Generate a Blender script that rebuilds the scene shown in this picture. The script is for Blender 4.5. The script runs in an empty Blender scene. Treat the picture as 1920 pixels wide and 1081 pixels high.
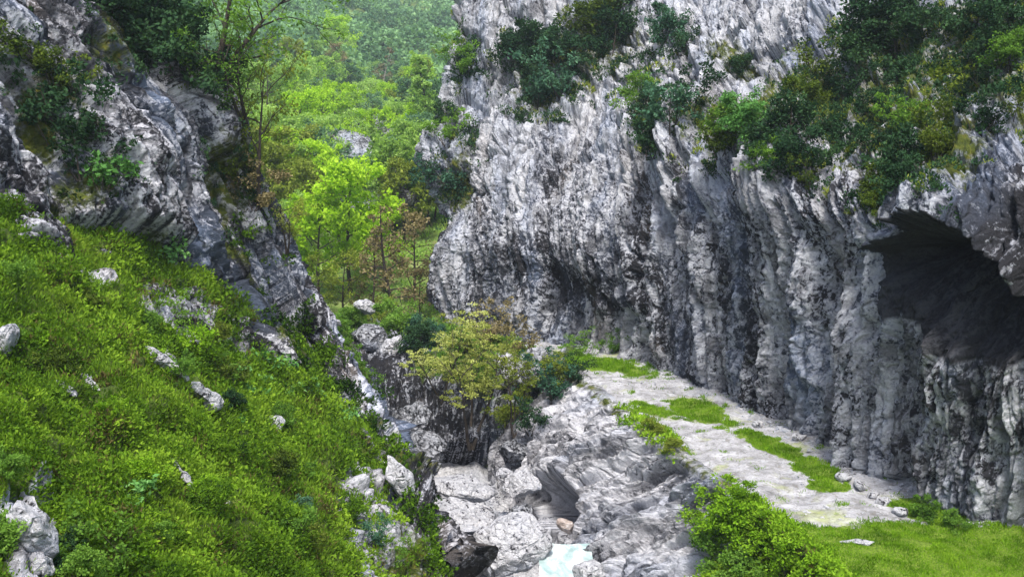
import bpy, math, random
import numpy as np
from mathutils import Vector, Matrix

S = bpy.context.scene
COL = S.collection
R = math.radians
# ------------------------------------------------------------------ camera
F = 1844.0; CX, CY = 960.0, 540.5
PITCH = math.atan((540.5-300)/F)
CAMZ = 11.0
cd = bpy.data.cameras.new("camera"); cam = bpy.data.objects.new("camera", cd); COL.objects.link(cam)
cd.sensor_width = 36.0; cd.lens = 36.0*F/1920.0; cd.clip_start = 0.1; cd.clip_end = 5000
cam.location = (0, 0, CAMZ); cam.rotation_euler = (R(90)-PITCH, 0, 0)
S.camera = cam
# ------------------------------------------------------------------ light
SUN_EL, SUN_AZ = 62.0, 178.0      # azimuth clockwise from +Y
w = bpy.data.worlds.new("World"); S.world = w; w.use_nodes = True
nt = w.node_tree; bg = nt.nodes['Background']
sky = nt.nodes.new('ShaderNodeTexSky'); sky.sky_type = 'NISHITA'; sky.sun_disc = False
sky.sun_elevation = R(SUN_EL); sky.sun_rotation = R(SUN_AZ)
sky.air_density = 1.0; sky.dust_density = 3.0; sky.ozone_density = 1.0
nt.links.new(sky.outputs[0], bg.inputs[0]); bg.inputs[1].default_value = 0.085
sl = bpy.data.lights.new("sun", 'SUN'); so = bpy.data.objects.new("sun", sl); COL.objects.link(so)
sl.energy = 1.5; sl.angle = R(11); sl.color = (1.0, 0.96, 0.9)
_el, _az = R(SUN_EL), R(SUN_AZ)
_d = Vector((math.sin(_az)*math.cos(_el), math.cos(_az)*math.cos(_el), math.sin(_el)))
so.rotation_euler = _d.to_track_quat('Z', 'Y').to_euler()
S.view_settings.view_transform = 'Standard'; S.view_settings.look = 'None'
S.view_settings.gamma = 1.0; S.view_settings.use_curve_mapping = False
S.view_settings.exposure = 2.05
S.cycles.use_denoising = True
S.cycles.max_bounces = 6; S.cycles.diffuse_bounces = 3; S.cycles.transmission_bounces = 3
S.cycles.volume_bounces = 0; S.cycles.use_adaptive_sampling = True

# ------------------------------------------------------------------ noise
_rs = np.random.RandomState(7)
_P = _rs.permutation(256).astype(np.int32); _P = np.concatenate([_P, _P, _P])
_G = _rs.normal(size=(256, 3)).astype(np.float32); _G /= np.linalg.norm(_G, axis=1)[:, None]
def perlin(x, y, z=0.0):
    x, y, z = np.broadcast_arrays(np.asarray(x, np.float32), np.asarray(y, np.float32), np.asarray(z, np.float32))
    xi = np.floor(x).astype(np.int32); yi = np.floor(y).astype(np.int32); zi = np.floor(z).astype(np.int32)
    xf = x-xi; yf = y-yi; zf = z-zi
    u = xf*xf*xf*(xf*(xf*6-15)+10); v = yf*yf*yf*(yf*(yf*6-15)+10); w_ = zf*zf*zf*(zf*(zf*6-15)+10)
    def g(i, j, k):
        h = _P[(_P[(_P[(xi+i) & 255]+((yi+j) & 255))]+((zi+k) & 255))]
        gr = _G[h]
        return gr[..., 0]*(xf-i)+gr[..., 1]*(yf-j)+gr[..., 2]*(zf-k)
    def L(a, b, t): return a+(b-a)*t
    a = L(L(g(0,0,0), g(1,0,0), u), L(g(0,1,0), g(1,1,0), u), v)
    b = L(L(g(0,0,1), g(1,0,1), u), L(g(0,1,1), g(1,1,1), u), v)
    return L(a, b, w_)*1.5
def fbm(x, y, z=0.0, o=4, g=0.5):
    s = 0; a = 1.0; f = 1.0
    for i in range(o):
        s = s+a*perlin(np.asarray(x)*f+17.3*i, np.asarray(y)*f-9.1*i, np.asarray(z)*f+3.7*i); a *= g; f *= 2.03
    return s
def billow(x, y, z=0.0, o=3, g=0.5):
    s = 0; a = 1.0; f = 1.0
    for i in range(o):
        s = s+a*(np.abs(perlin(np.asarray(x)*f+11.3*i, np.asarray(y)*f+5.1*i, np.asarray(z)*f-7.7*i))*2-0.6); a *= g; f *= 2.1
    return s
def cells(x, y, seed=0):
    """2-D worley: cell random value, F1, F2"""
    x = np.asarray(x, np.float32); y = np.asarray(y, np.float32)
    xi = np.floor(x).astype(np.int32); yi = np.floor(y).astype(np.int32)
    f1 = np.full(x.shape, 9.0, np.float32); f2 = f1.copy(); val = np.zeros(x.shape, np.float32)
    for i in (-1, 0, 1):
        for j in (-1, 0, 1):
            h = _P[(_P[(xi+i+seed) & 255]+((yi+j) & 255))]
            h2 = _P[h+91]; h3 = _P[h2+57]
            dx = (xi+i+h/255.0)-x; dy = (yi+j+h2/255.0)-y
            d = np.sqrt(dx*dx+dy*dy)
            m = d < f1
            f2 = np.where(m, f1, np.minimum(f2, d)); f1 = np.where(m, d, f1); val = np.where(m, h3/255.0, val)
    return val, f1, f2
def sstep(a, b, x):
    t = np.clip((x-a)/(b-a), 0, 1); return t*t*(3-2*t)

# ------------------------------------------------------------------ photo geometry helpers
CP, SP = math.cos(PITCH), math.sin(PITCH)
def at(px, py, D):
    x = (px-CX)/F; up = (CY-py)/F
    d = np.array([x, CP+up*SP, -SP+up*CP]); d = d*(D/d[1])
    return d+np.array([0, 0, CAMZ])
def at_z(px, py, z):
    x = (px-CX)/F; up = (CY-py)/F
    d = np.array([x, CP+up*SP, -SP+up*CP]); d = d*((z-CAMZ)/d[2])
    return d+np.array([0, 0, CAMZ])
def project(P):
    x = P[..., 0]; y = P[..., 1]; z = P[..., 2]-CAMZ
    f = y*CP-z*SP; u = y*SP+z*CP
    f = np.maximum(f, 0.05)
    return CX+F*x/f, CY-F*u/f, f
def blob(px, py, cx, cy, rx, ry, rot=0.0, soft=0.5):
    a = R(rot); dx = px-cx; dy = py-cy
    x = (dx*math.cos(a)+dy*math.sin(a))/rx; y = (-dx*math.sin(a)+dy*math.cos(a))/ry
    return 1-sstep(1-soft, 1+soft, np.sqrt(x*x+y*y))

# ------------------------------------------------------------------ mesh helpers
def mesh_np(name, V, Fc, smooth=True, attrs=None, uv=None):
    V = np.ascontiguousarray(V, np.float32).reshape(-1, 3); Fc = np.ascontiguousarray(Fc, np.int32)
    n, k = Fc.shape
    me = bpy.data.meshes.new(name)
    me.vertices.add(len(V)); me.vertices.foreach_set('co', V.ravel())
    me.loops.add(n*k); me.loops.foreach_set('vertex_index', Fc.ravel())
    me.polygons.add(n); me.polygons.foreach_set('loop_start', np.arange(0, n*k, k, dtype=np.int32))
    me.polygons.foreach_set('loop_total', np.full(n, k, np.int32))
    me.polygons.foreach_set('use_smooth', np.full(n, smooth, bool))
    me.update(calc_edges=True)
    if attrs:
        for kx, a in attrs.items():
            at_ = me.attributes.new(kx, 'FLOAT', 'POINT'); at_.data.foreach_set('value', np.ascontiguousarray(a, np.float32).ravel())
    if uv is not None:
        at_ = me.attributes.new('flow', 'FLOAT_VECTOR', 'POINT'); at_.data.foreach_set('vector', np.ascontiguousarray(uv, np.float32).ravel())
    return me
def grid_faces(nv, nu, flip=False):
    i = np.arange(nv*nu).reshape(nv, nu)
    f = np.stack([i[:-1, :-1], i[:-1, 1:], i[1:, 1:], i[1:, :-1]], -1).reshape(-1, 4)
    return f[:, ::-1] if flip else f
def link(name, me, mat=None, parent=None):
    o = bpy.data.objects.new(name, me); COL.objects.link(o)
    if mat is not None and me is not None and len(me.materials) == 0: me.materials.append(mat)
    if parent: o.parent = parent
    return o
def tag(o, label=None, cat=None, group=None, kind=None):
    if label: o['label'] = label
    if cat: o['category'] = cat
    if group: o['group'] = group
    if kind: o['kind'] = kind
    return o
def struct(name, me, mat, label=None):
    return tag(link(name, me, mat), label, None, None, 'structure')
def thing(name, loc, label, cat, group=None, rz=0.0, sc=1.0, tilt=(0, 0)):
    o = bpy.data.objects.new(name, None); COL.objects.link(o); o.empty_display_size = 0.2
    o.location = loc; o.rotation_euler = (tilt[0], tilt[1], rz)
    o.scale = (sc, sc, sc) if not hasattr(sc, '__len__') else sc
    return tag(o, label, cat, group)

def cr1(P, ns):
    """Catmull-Rom along axis 0 of P (n,...,3); ns samples per segment"""
    out = []
    n = len(P)
    for i in range(n-1):
        p1, p2 = P[i], P[i+1]
        p0 = P[i-1] if i > 0 else 2*p1-p2
        p3 = P[i+2] if i+2 < n else 2*p2-p1
        t = np.linspace(0, 1, ns[i], endpoint=False)
        t = t.reshape((-1,)+(1,)*p1.ndim)
        m1 = (p2-p0)*0.5; m2 = (p3-p1)*0.5
        out.append((2*t**3-3*t**2+1)*p1+(t**3-2*t**2+t)*m1+(-2*t**3+3*t**2)*p2+(t**3-t**2)*m2)
    out.append(P[-1][None])
    return np.concatenate(out, 0)
class Surf: pass
def loft(ctrl, ru, cu):
    """ctrl: (rows, cols, 3) world points"""
    A = np.array(ctrl, float)
    rows = cr1(A, ru)                       # (nv, cols, 3)
    G = cr1(np.swapaxes(rows, 0, 1), cu)    # (nu, nv, 3)
    G = np.swapaxes(G, 0, 1)
    s = Surf(); s.P = G; s.nv, s.nu = G.shape[:2]
    du = np.gradient(G, axis=1); dv = np.gradient(G, axis=0)
    N = np.cross(du, dv); N /= np.maximum(np.linalg.norm(N, axis=2), 1e-9)[..., None]
    s.N = N
    mid = G[s.nv//2]
    lu = np.concatenate([[0], np.cumsum(np.linalg.norm(np.diff(mid, axis=0), axis=1))])
    s.u = np.broadcast_to(lu[None], (s.nv, s.nu)).copy()
    lv = np.concatenate([np.zeros((1, s.nu)), np.cumsum(np.linalg.norm(np.diff(G, axis=0), axis=2), axis=0)], 0)
    s.v = lv
    s.px, s.py, s.d = project(G)
    return s
def finish(s, name, mat, label, attrs, flip=False):
    uv = np.stack([s.u, s.v, np.zeros_like(s.u)], -1)
    me = mesh_np(name, s.P, grid_faces(s.nv, s.nu, flip), True, {k: a for k, a in attrs.items()}, uv)
    o = struct(name, me, mat, label)
    s.px, s.py, s.d = project(s.P)
    du = np.gradient(s.P, axis=1); dv = np.gradient(s.P, axis=0)
    N = np.cross(du, dv); N /= np.maximum(np.linalg.norm(N, axis=2), 1e-9)[..., None]
    s.N2 = -N if flip else N
    s.o = o
    return o
def orient(s):
    """make normals face the camera on average; returns flip flag"""
    c = np.array([0, 0, CAMZ])-s.P
    f = np.mean(np.sum(c*s.N, -1)) < 0
    if f: s.N = -s.N
    return f
def hit(px, py, surfs, tol=5):
    best = None
    for s in surfs:
        m = (np.abs(s.px-px) < tol) & (np.abs(s.py-py) < tol)
        if m.any():
            idx = np.argwhere(m); ds = s.d[m]; k = np.argmin(ds)
            if best is None or ds[k] < best[0]:
                i, j = idx[k]; best = (ds[k], s.P[i, j], s.N2[i, j])
    if best is None:
        return hit(px, py, surfs, tol*2.5) if tol < 200 else (None, None)
    return best[1], best[2]

# ------------------------------------------------------------------ materials
def new_mat(name):
    m = bpy.data.materials.new(name); m.use_nodes = True
    t = m.node_tree; t.nodes.clear()
    out = t.nodes.new('ShaderNodeOutputMaterial')
    return m, t, out
def N_(t, typ, **kw):
    n = t.nodes.new(typ)
    for k, v in kw.items():
        if k.startswith('i_'):
            key = k[2:].replace('_', ' ')
            n.inputs[key].default_value = v
        else: setattr(n, k, v)
    return n
def ramp(t, fac, stops, interp='LINEAR'):
    r = t.nodes.new('ShaderNodeValToRGB'); e = r.color_ramp.elements
    r.color_ramp.interpolation = interp
    while len(e) < len(stops): e.new(0.5)
    for i, (p, c) in enumerate(stops):
        e[i].position = p; e[i].color = (*c, 1) if len(c) == 3 else c
    t.links.new(fac, r.inputs[0]); return r.outputs[0]
def g3(v): return (v, v, v)
def mixc(t, fac, a, b, mode='MIX'):
    m = t.nodes.new('ShaderNodeMix'); m.data_type = 'RGBA'; m.blend_type = mode
    for sock, v in ((m.inputs[0], fac), (m.inputs[6], a), (m.inputs[7], b)):
        if hasattr(v, 'is_output'): t.links.new(v, sock)
        elif isinstance(v, (tuple, list)): sock.default_value = (*v, 1) if len(v) == 3 else v
        else: sock.default_value = v
    return m.outputs[2]
def math_(t, op, a, b=None, clamp=False):
    m = t.nodes.new('ShaderNodeMath'); m.operation = op; m.use_clamp = clamp
    for i, v in enumerate((a, b)):
        if v is None: continue
        if hasattr(v, 'is_output'): t.links.new(v, m.inputs[i])
        else: m.inputs[i].default_value = v
    return m.outputs[0]
def noise(t, vec, scale, detail=5, rough=0.6, dist=0.0, stretch=None, rot=None):
    if stretch is not None or rot is not None:
        mp = t.nodes.new('ShaderNodeMapping'); t.links.new(vec, mp.inputs[0])
        if stretch is not None: mp.inputs['Scale'].default_value = stretch
        if rot is not None: mp.inputs['Rotation'].default_value = rot
        vec = mp.outputs[0]
    n = t.nodes.new('ShaderNodeTexNoise'); t.links.new(vec, n.inputs['Vector'])
    n.inputs['Scale'].default_value = scale; n.inputs['Detail'].default_value = detail
    n.inputs['Roughness'].default_value = rough; n.inputs['Distortion'].default_value = dist
    return n.outputs['Fac']
def attr(t, name, out='Fac'):
    a = t.nodes.new('ShaderNodeAttribute'); a.attribute_name = name; return a.outputs[out]

def rock_mat(name, light=(0.56, 0.57, 0.60), mid=(0.29, 0.30, 0.345), dark=(0.022, 0.022, 0.026), streak=0.22,
             cover=0.47, use_flow=True, moss=True, veg=False, warm=0.0, crack=0.9, stain=0.0, hfine=0.3):
    m, t, out = new_mat(name)
    geo = t.nodes.new('ShaderNodeTexCoord')
    obj = geo.outputs['Object']
    vec = attr(t, 'flow', 'Vector') if use_flow else obj
    st = (1.0, streak, 1.0)
    big = noise(t, vec, 0.30, 4, 0.6, 0.4, (1.0, 0.55, 1.0))
    nA = noise(t, vec, 4.0, 6, 0.60, 0.45 if not use_flow else 0.35 if streak < 0.15 else 0.9, (1.0, max(streak, 0.11)*1.3, 1.0))
    nB = noise(t, obj, 6.5, 5, 0.60, 0.8)
    nC = noise(t, vec, 0.7, 4, 0.6, 0.8, st)
    f = math_(t, 'ADD', math_(t, 'ADD', math_(t, 'MULTIPLY', nA, 0.52), math_(t, 'MULTIPLY', nB, 0.40)), math_(t, 'MULTIPLY', nC, 0.08))
    f = math_(t, 'ADD', f, math_(t, 'MULTIPLY', math_(t, 'SUBTRACT', big, 0.5), 0.42))
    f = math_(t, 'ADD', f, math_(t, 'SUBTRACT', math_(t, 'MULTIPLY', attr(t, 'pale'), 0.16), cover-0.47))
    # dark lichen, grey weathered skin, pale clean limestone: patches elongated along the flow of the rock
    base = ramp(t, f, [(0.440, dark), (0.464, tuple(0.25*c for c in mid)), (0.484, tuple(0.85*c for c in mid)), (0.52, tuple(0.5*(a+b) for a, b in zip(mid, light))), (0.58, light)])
    fine = noise(t, obj, 13.0, 5, 0.7, 0.2)
    base = mixc(t, 0.5, base, ramp(t, fine, [(0.32, g3(0.35)), (0.62, g3(1.0))]), 'MULTIPLY')
    # bluish and rusty seep tints
    tint = noise(t, vec, 0.35, 3, 0.5, 0.3, (1.0, 0.3, 1.0))
    base = mixc(t, ramp(t, tint, [(0.50, g3(0)), (0.68, g3(0.42))]), base, (0.22, 0.29, 0.43))
    base = mixc(t, ramp(t, tint, [(0.26, g3(0.35+warm)), (0.40, g3(warm))]), base, (0.30, 0.25, 0.20))
    if stain:
        # long water stains running down the wall
        ns = noise(t, vec, 0.62, 5, 0.6, 0.35, (1.0, 0.035, 1.0)); ns2 = noise(t, vec, 1.5, 4, 0.6, 0.3, (1.0, 0.05, 1.0))
        sk = ramp(t, math_(t, 'ADD', math_(t, 'MULTIPLY', ns, 0.6), math_(t, 'MULTIPLY', ns2, 0.4)), [(0.43, g3(1)), (0.485, g3(0.0))])
        sk = math_(t, 'MULTIPLY', sk, math_(t, 'MULTIPLY', ramp(t, nB, [(0.40, g3(1)), (0.62, g3(0.55))]), stain))
        base = mixc(t, math_(t, 'MULTIPLY', sk, attr(t, 'wall')), base, (0.035, 0.037, 0.047))
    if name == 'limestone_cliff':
        # cave shade painted near-black into the rock colour, broken into streaks
        k = ramp(t, math_(t, 'ADD', attr(t, 'shadowed'), math_(t, 'MULTIPLY', math_(t, 'SUBTRACT', ns2, 0.5), 1.6)), [(0.45, g3(0)), (0.62, g3(0.9))])
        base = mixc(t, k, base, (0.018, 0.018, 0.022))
    # open joints: thin dark cracks
    def cracks(scale, w0, w1, stv):
        mp = t.nodes.new('ShaderNodeMapping'); mp.inputs['Scale'].default_value = stv; t.links.new(vec, mp.inputs[0])
        wn = t.nodes.new('ShaderNodeTexNoise'); wn.inputs['Scale'].default_value = scale*1.3; wn.inputs['Detail'].default_value = 4; t.links.new(mp.outputs[0], wn.inputs['Vector'])
        va = t.nodes.new('ShaderNodeVectorMath'); va.operation = 'MULTIPLY_ADD'; t.links.new(wn.outputs['Color'], va.inputs[0]); va.inputs[1].default_value = (0.9/scale,)*3; t.links.new(mp.outputs[0], va.inputs[2])
        vo = t.nodes.new('ShaderNodeTexVoronoi'); vo.feature = 'DISTANCE_TO_EDGE'; vo.inputs['Scale'].default_value = scale; t.links.new(va.outputs[0], vo.inputs['Vector'])
        return ramp(t, vo.outputs['Distance'], [(w0, g3(1)), (w1, g3(0))])
    ck = math_(t, 'MAXIMUM', cracks(0.75, 0.02, 0.075, st), math_(t, 'MULTIPLY', cracks(2.2, 0.02, 0.11, (1, max(streak*2, 0.4), 1)), 0.75))
    if stain: ck = math_(t, 'MAXIMUM', ck, cracks(0.22, 0.012, 0.04, (1, max(streak, .3), 1)))
    ck = math_(t, 'MULTIPLY', ck, ramp(t, noise(t, obj, 0.9, 3, 0.6), [(0.38, g3(0.15)), (0.56, g3(1))]))
    base = mixc(t, math_(t, 'MULTIPLY', ck, crack), base, dark)
    if moss:
        mo = attr(t, 'moss')
        mn = noise(t, obj, 1.7, 6, 0.7)
        k = math_(t, 'SUBTRACT', math_(t, 'ADD', mo, mn), 0.78)
        k = ramp(t, k, [(0.0, g3(0)), (0.16, g3(1))])
        mcol = ramp(t, noise(t, obj, 3.1, 4, 0.6), [(0.3, (0.028, 0.042, 0.010)), (0.55, (0.075, 0.095, 0.012)), (0.72, (0.15, 0.13, 0.02))])
        base = mixc(t, k, base, mcol)
    if veg:
        mo = attr(t, 'veg')
        k = ramp(t, math_(t, 'ADD', mo, math_(t, 'MULTIPLY', noise(t, obj, 2.2, 5, 0.7), 0.5)), [(0.62, g3(0)), (0.74, g3(1))])
        vcol = ramp(t, noise(t, obj, 2.6, 5, 0.65), [(0.3, (0.030, 0.038, 0.012)), (0.52, (0.065, 0.105, 0.015)), (0.7, (0.12, 0.15, 0.02))])
        base = mixc(t, k, base, vcol)
    p = N_(t, 'ShaderNodeBsdfPrincipled', i_Roughness=0.92)
    p.inputs['Specular IOR Level'].default_value = 0.2
    t.links.new(base, p.inputs['Base Color'])
    h1 = noise(t, vec, 3.2, 7, 0.72, 0.6, (1.0, max(streak*1.6, 0.3), 1.0))
    h2 = noise(t, obj, 9.0, 6, 0.7)
    hh = math_(t, 'SUBTRACT', math_(t, 'ADD', math_(t, 'MULTIPLY', h1, 1.0), math_(t, 'MULTIPLY', h2, hfine)), math_(t, 'MULTIPLY', ck, 0.5))
    b = N_(t, 'ShaderNodeBump', i_Strength=1.0, i_Distance=0.30); t.links.new(hh, b.inputs['Height'])
    t.links.new(b.outputs[0], p.inputs['Normal']); t.links.new(p.outputs[0], out.inputs[0])
    return m
def leaf_mat(name, dark, mid, light, trans=0.35, nscale=1.2):
    m, t, out = new_mat(name)
    geo = t.nodes.new('ShaderNodeTexCoord')
    n = noise(t, geo.outputs['Object'], nscale, 3, 0.6)
    oi = t.nodes.new('ShaderNodeObjectInfo')
    f = math_(t, 'ADD', math_(t, 'MULTIPLY', n, 0.55), math_(t, 'MULTIPLY', attr(t, 'tint'), 0.42))
    f = math_(t, 'ADD', f, math_(t, 'MULTIPLY', math_(t, 'SUBTRACT', oi.outputs['Random'], 0.5), 0.22))
    c = ramp(t, f, [(0.25, dark), (0.5, mid), (0.78, light)])
    d = N_(t, 'ShaderNodeBsdfDiffuse'); tr = N_(t, 'ShaderNodeBsdfTranslucent')
    t.links.new(c, d.inputs[0])
    t.links.new(mixc(t, 1.0, c, (1.1, 1.15, 0.6), 'MULTIPLY'), tr.inputs[0])
    mx = t.nodes.new('ShaderNodeMixShader'); mx.inputs[0].default_value = trans
    t.links.new(d.outputs[0], mx.inputs[1]); t.links.new(tr.outputs[0], mx.inputs[2])
    t.links.new(mx.outputs[0], out.inputs[0])
    return m
def plain_mat(name, stops, scale=3.0, rough=0.9, bump=0.1, stretch=None):
    m, t, out = new_mat(name)
    geo = t.nodes.new('ShaderNodeTexCoord')
    n = noise(t, geo.outputs['Object'], scale, 6, 0.65, 0.3, stretch)
    c = ramp(t, n, stops)
    p = N_(t, 'ShaderNodeBsdfPrincipled', i_Roughness=rough); p.inputs['Specular IOR Level'].default_value = 0.2
    t.links.new(c, p.inputs['Base Color'])
    b = N_(t, 'ShaderNodeBump', i_Strength=0.8, i_Distance=bump); t.links.new(n, b.inputs['Height']); t.links.new(b.outputs[0], p.inputs['Normal'])
    t.links.new(p.outputs[0], out.inputs[0]); return m

M = {}
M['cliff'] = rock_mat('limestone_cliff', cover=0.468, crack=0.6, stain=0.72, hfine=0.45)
M['left_cliff'] = rock_mat('limestone_left', light=(0.68, 0.68, 0.72), mid=(0.28, 0.28, 0.315), cover=0.492, streak=0.13, hfine=0.18)
M['slope'] = rock_mat('slope_ground', light=(0.58, 0.58, 0.61), mid=(0.34, 0.34, 0.37), veg=True, cover=0.46, streak=0.12, hfine=0.2)
M['buttress'] = rock_mat('limestone_buttress', light=(0.58, 0.58, 0.61), mid=(0.36, 0.36, 0.39), cover=0.46, crack=0.6, streak=0.07, stain=0.85, hfine=0.15)
M['boulder'] = rock_mat('limestone_boulder', light=(0.64, 0.64, 0.66), mid=(0.45, 0.45, 0.48), cover=0.40, use_flow=False, moss=False, streak=0.6, crack=0.12)
M['grey_boulder'] = rock_mat('grey_boulder', light=(0.46, 0.47, 0.50), mid=(0.24, 0.25, 0.27), cover=0.44, use_flow=False, moss=False, streak=0.6)
M['bank'] = rock_mat('rock_bank', veg=True, cover=0.46, streak=0.3)
M['bark'] = plain_mat('bark', [(0.3, (0.020, 0.016, 0.013)), (0.7, (0.075, 0.062, 0.05))], 6.0, 0.95, 0.03)
M['pale_bark'] = plain_mat('pale_bark', [(0.3, (0.12, 0.11, 0.09)), (0.7, (0.30, 0.28, 0.24))], 4.0, 0.95, 0.03)
M['lime'] = leaf_mat('leaf_lime', (0.14, 0.25, 0.016), (0.33, 0.53, 0.03), (0.50, 0.70, 0.07), 0.5)
M['fresh'] = leaf_mat('leaf_fresh', (0.05, 0.11, 0.018), (0.125, 0.245, 0.035), (0.23, 0.37, 0.07), 0.45)
M['dark'] = leaf_mat('leaf_dark', (0.010, 0.028, 0.014), (0.026, 0.060, 0.026), (0.055, 0.11, 0.04), 0.22)
M['olive'] = leaf_mat('leaf_olive', (0.08, 0.12, 0.014), (0.19, 0.245, 0.035), (0.34, 0.37, 0.08), 0.4)
M['yellow'] = leaf_mat('leaf_yellow', (0.18, 0.21, 0.045), (0.46, 0.50, 0.14), (0.68, 0.70, 0.32), 0.5)
M['blue'] = leaf_mat('leaf_blue', (0.02, 0.055, 0.035), (0.05, 0.12, 0.07), (0.10, 0.20, 0.11), 0.25)
M['brown'] = leaf_mat('leaf_brown', (0.09, 0.075, 0.035), (0.20, 0.165, 0.08), (0.32, 0.27, 0.14), 0.3)
M['grass'] = leaf_mat('leaf_grass', (0.06, 0.13, 0.008), (0.13, 0.26, 0.012), (0.24, 0.38, 0.03), 0.3, 0.9)
M['cover'] = leaf_mat('leaf_cover', (0.016, 0.042, 0.008), (0.085, 0.17, 0.012), (0.23, 0.36, 0.03), 0.35, 0.55)
M['moss_green'] = leaf_mat('leaf_moss_green', (0.03, 0.055, 0.010), (0.085, 0.125, 0.018), (0.19, 0.23, 0.04), 0.3)
M['slope_grass'] = leaf_mat('leaf_slope_grass', (0.05, 0.105, 0.010), (0.125, 0.225, 0.018), (0.25, 0.35, 0.04), 0.35, 0.6)
M['dry'] = leaf_mat('leaf_dry', (0.04, 0.035, 0.012), (0.12, 0.105, 0.035), (0.22, 0.19, 0.07), 0.25)
M['plant'] = leaf_mat('leaf_plant', (0.05, 0.13, 0.03), (0.12, 0.28, 0.07), (0.26, 0.45, 0.16), 0.3)

# ================================================================== LARGE STRUCTURE
def A3(l): return [at(*p) for p in l]
# ---- valley ground: one sheet to the horizon -----------------------------------
def ground_z(x, y):
    # gorge floor, then the valley rising to the hills behind
    axis = np.interp(y, [-100, 20, 40, 60, 80, 110, 150, 250], [2, 2, -1, -6, -13, -19, -24, -30])
    dx = x-axis
    floor = np.interp(y, [-100, 20, 34, 48, 60, 75, 100, 140, 220, 420, 800, 2000], [-12, -11, -10, -8.5, -5.0, -2.0, 3.0, 9.5, 20, 66, 135, 160])
    side = np.where(dx < 0, np.interp(-dx, [0, 4, 12, 40, 120, 400], [0, 0.6, 5, 22, 45, 60]),
                    np.interp(dx, [0, 4, 12, 40, 120, 400], [0, 0.4, 4, 16, 35, 50]))
    k = np.interp(y, [-100, 60, 100, 160, 400], [0.15, 0.2, 0.35, 0.5, 0.55])
    n = 2.2*fbm(x*0.03, y*0.03, 3.3, 4)*np.interp(y, [50, 90, 300, 700], [0.15, 0.6, 2.2, 7])
    return floor+side*k+n
gx = np.sinh(np.linspace(-4.2, 4.2, 420))/np.sinh(4.2)*420
gy = np.concatenate([np.linspace(-120, 30, 40, endpoint=False), np.linspace(30, 180, 260, endpoint=False), np.geomspace(180, 820, 160)])
GX, GY = np.meshgrid(gx, gy)
GZ = ground_z(GX, GY)
sg = Surf(); sg.P = np.stack([GX, GY, GZ], -1); sg.nv, sg.nu = GX.shape; sg.u = GX.copy(); sg.v = GY.copy()
sg.N = np.zeros_like(sg.P); sg.N[..., 2] = 1
M['valley'] = plain_mat('valley_ground', [(0.3, (0.05, 0.075, 0.02)), (0.5, (0.11, 0.17, 0.035)), (0.7, (0.20, 0.22, 0.08))], 0.35, 0.95, 0.3)
finish(sg, 'valley_ground', M['valley'], 'green valley floor and hillside rising behind the gorge', {})

# ---- right cliff ----------------------------------------------------------------
base = [(815,605,69),(870,622,65.5),(930,640,62),(1060,660,57),(1180,690,52.2),(1300,737,46.4),(1420,797,40.8),(1560,880,35),(1700,960,30.7),(1850,1010,28.4),(2000,1060,26.6),(2300,1150,24),(2900,1400,18.5)]
low  = [(797,550,70),(862,545,66),(930,545,62.2),(1060,560,57),(1180,585,52),(1300,620,46.2),(1420,670,40.6),(1560,720,34.8),(1700,790,30.6),(1850,830,28.3),(2000,870,26.5),(2300,900,23.8),(2900,1000,18.3)]
midr = [(803,450,70.5),(862,455,66.5),(930,450,62.8),(1060,460,57.6),(1180,480,52.2),(1300,500,46.2),(1420,530,40.4),(1560,560,34.6),(1700,600,30.4),(1850,640,28.0),(2000,650,26.2),(2300,650,23.4),(2900,650,18)]
brow = [(789,340,72),(862,360,68),(940,360,64.5),(1075,370,59.5),(1195,375,53.6),(1310,375,47),(1425,370,41),(1570,385,35),(1700,390,30.6),(1862,400,27.8),(2010,400,26),(2310,330,23.2),(2900,250,18)]
up1  = [(795,262,73),(885,270,70),(975,265,67),(1115,270,62.5),(1240,270,57),(1362,262,51),(1490,250,45.5),(1640,258,39.5),(1775,270,34),(1915,262,30.2),(2060,230,27.8),(2360,150,24.5),(2950,0,19)]
up2  = [(848,150,76),(930,165,74),(1020,160,71.5),(1165,165,67.5),(1290,165,62.5),(1420,155,56.5),(1560,140,51),(1715,130,45.5),(1855,120,40.5),(2000,110,35.5),(2150,60,31.5),(2460,-50,27),(3050,-200,21)]
top  = [(872,-20,80),(965,-30,79),(1065,-40,77),(1215,-50,74),(1345,-60,70),(1485,-70,65),(1635,-80,59),(1800,-90,53),(1950,-100,47.5),(2100,-120,42),(2260,-180,37),(2570,-300,32),(3150,-500,25)]
rows = [A3(r) for r in (base, low, midr, brow, up1, up2, top)]
foot = [p+np.array([0, 0, -3.5]) for p in rows[0]]
peak = [p+np.array([7.0, 7.0, 11.0]) for p in rows[-1]]
rows = [foot]+rows+[peak]
rows = [[r[0]+np.array([16, 26+2*i, -1.0]), r[0]+np.array([3.5, 7, 0])]+r for i, r in enumerate(rows)]
s = loft(rows, [26, 70, 75, 80, 80, 90, 110, 26], [16, 26, 40, 45, 90, 85, 90, 90, 100, 105, 100, 90, 30, 24])
flip = orient(s)
px, py, u, v = s.px, s.py, s.u, s.v
X, Y, Z = s.P[..., 0], s.P[..., 1], s.P[..., 2]
wu = u+0.7*fbm(u*0.22, v*0.18, 1.0, 3)
hi = sstep(430, 250, py)                                 # upper, leaning part
lo = 1-hi
d = 0.95*fbm(wu*0.13, v*0.08, 5.0, 3)
d += (0.55+0.25*hi)*(1-np.abs(perlin(wu*0.30, v*0.03, 9.0))*2.2)      # big vertical buttresses
d += (0.55*lo+0.30*hi)*billow(wu*0.62, v*0.05, 4.0, 2, 0.6)      # flutes
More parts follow.
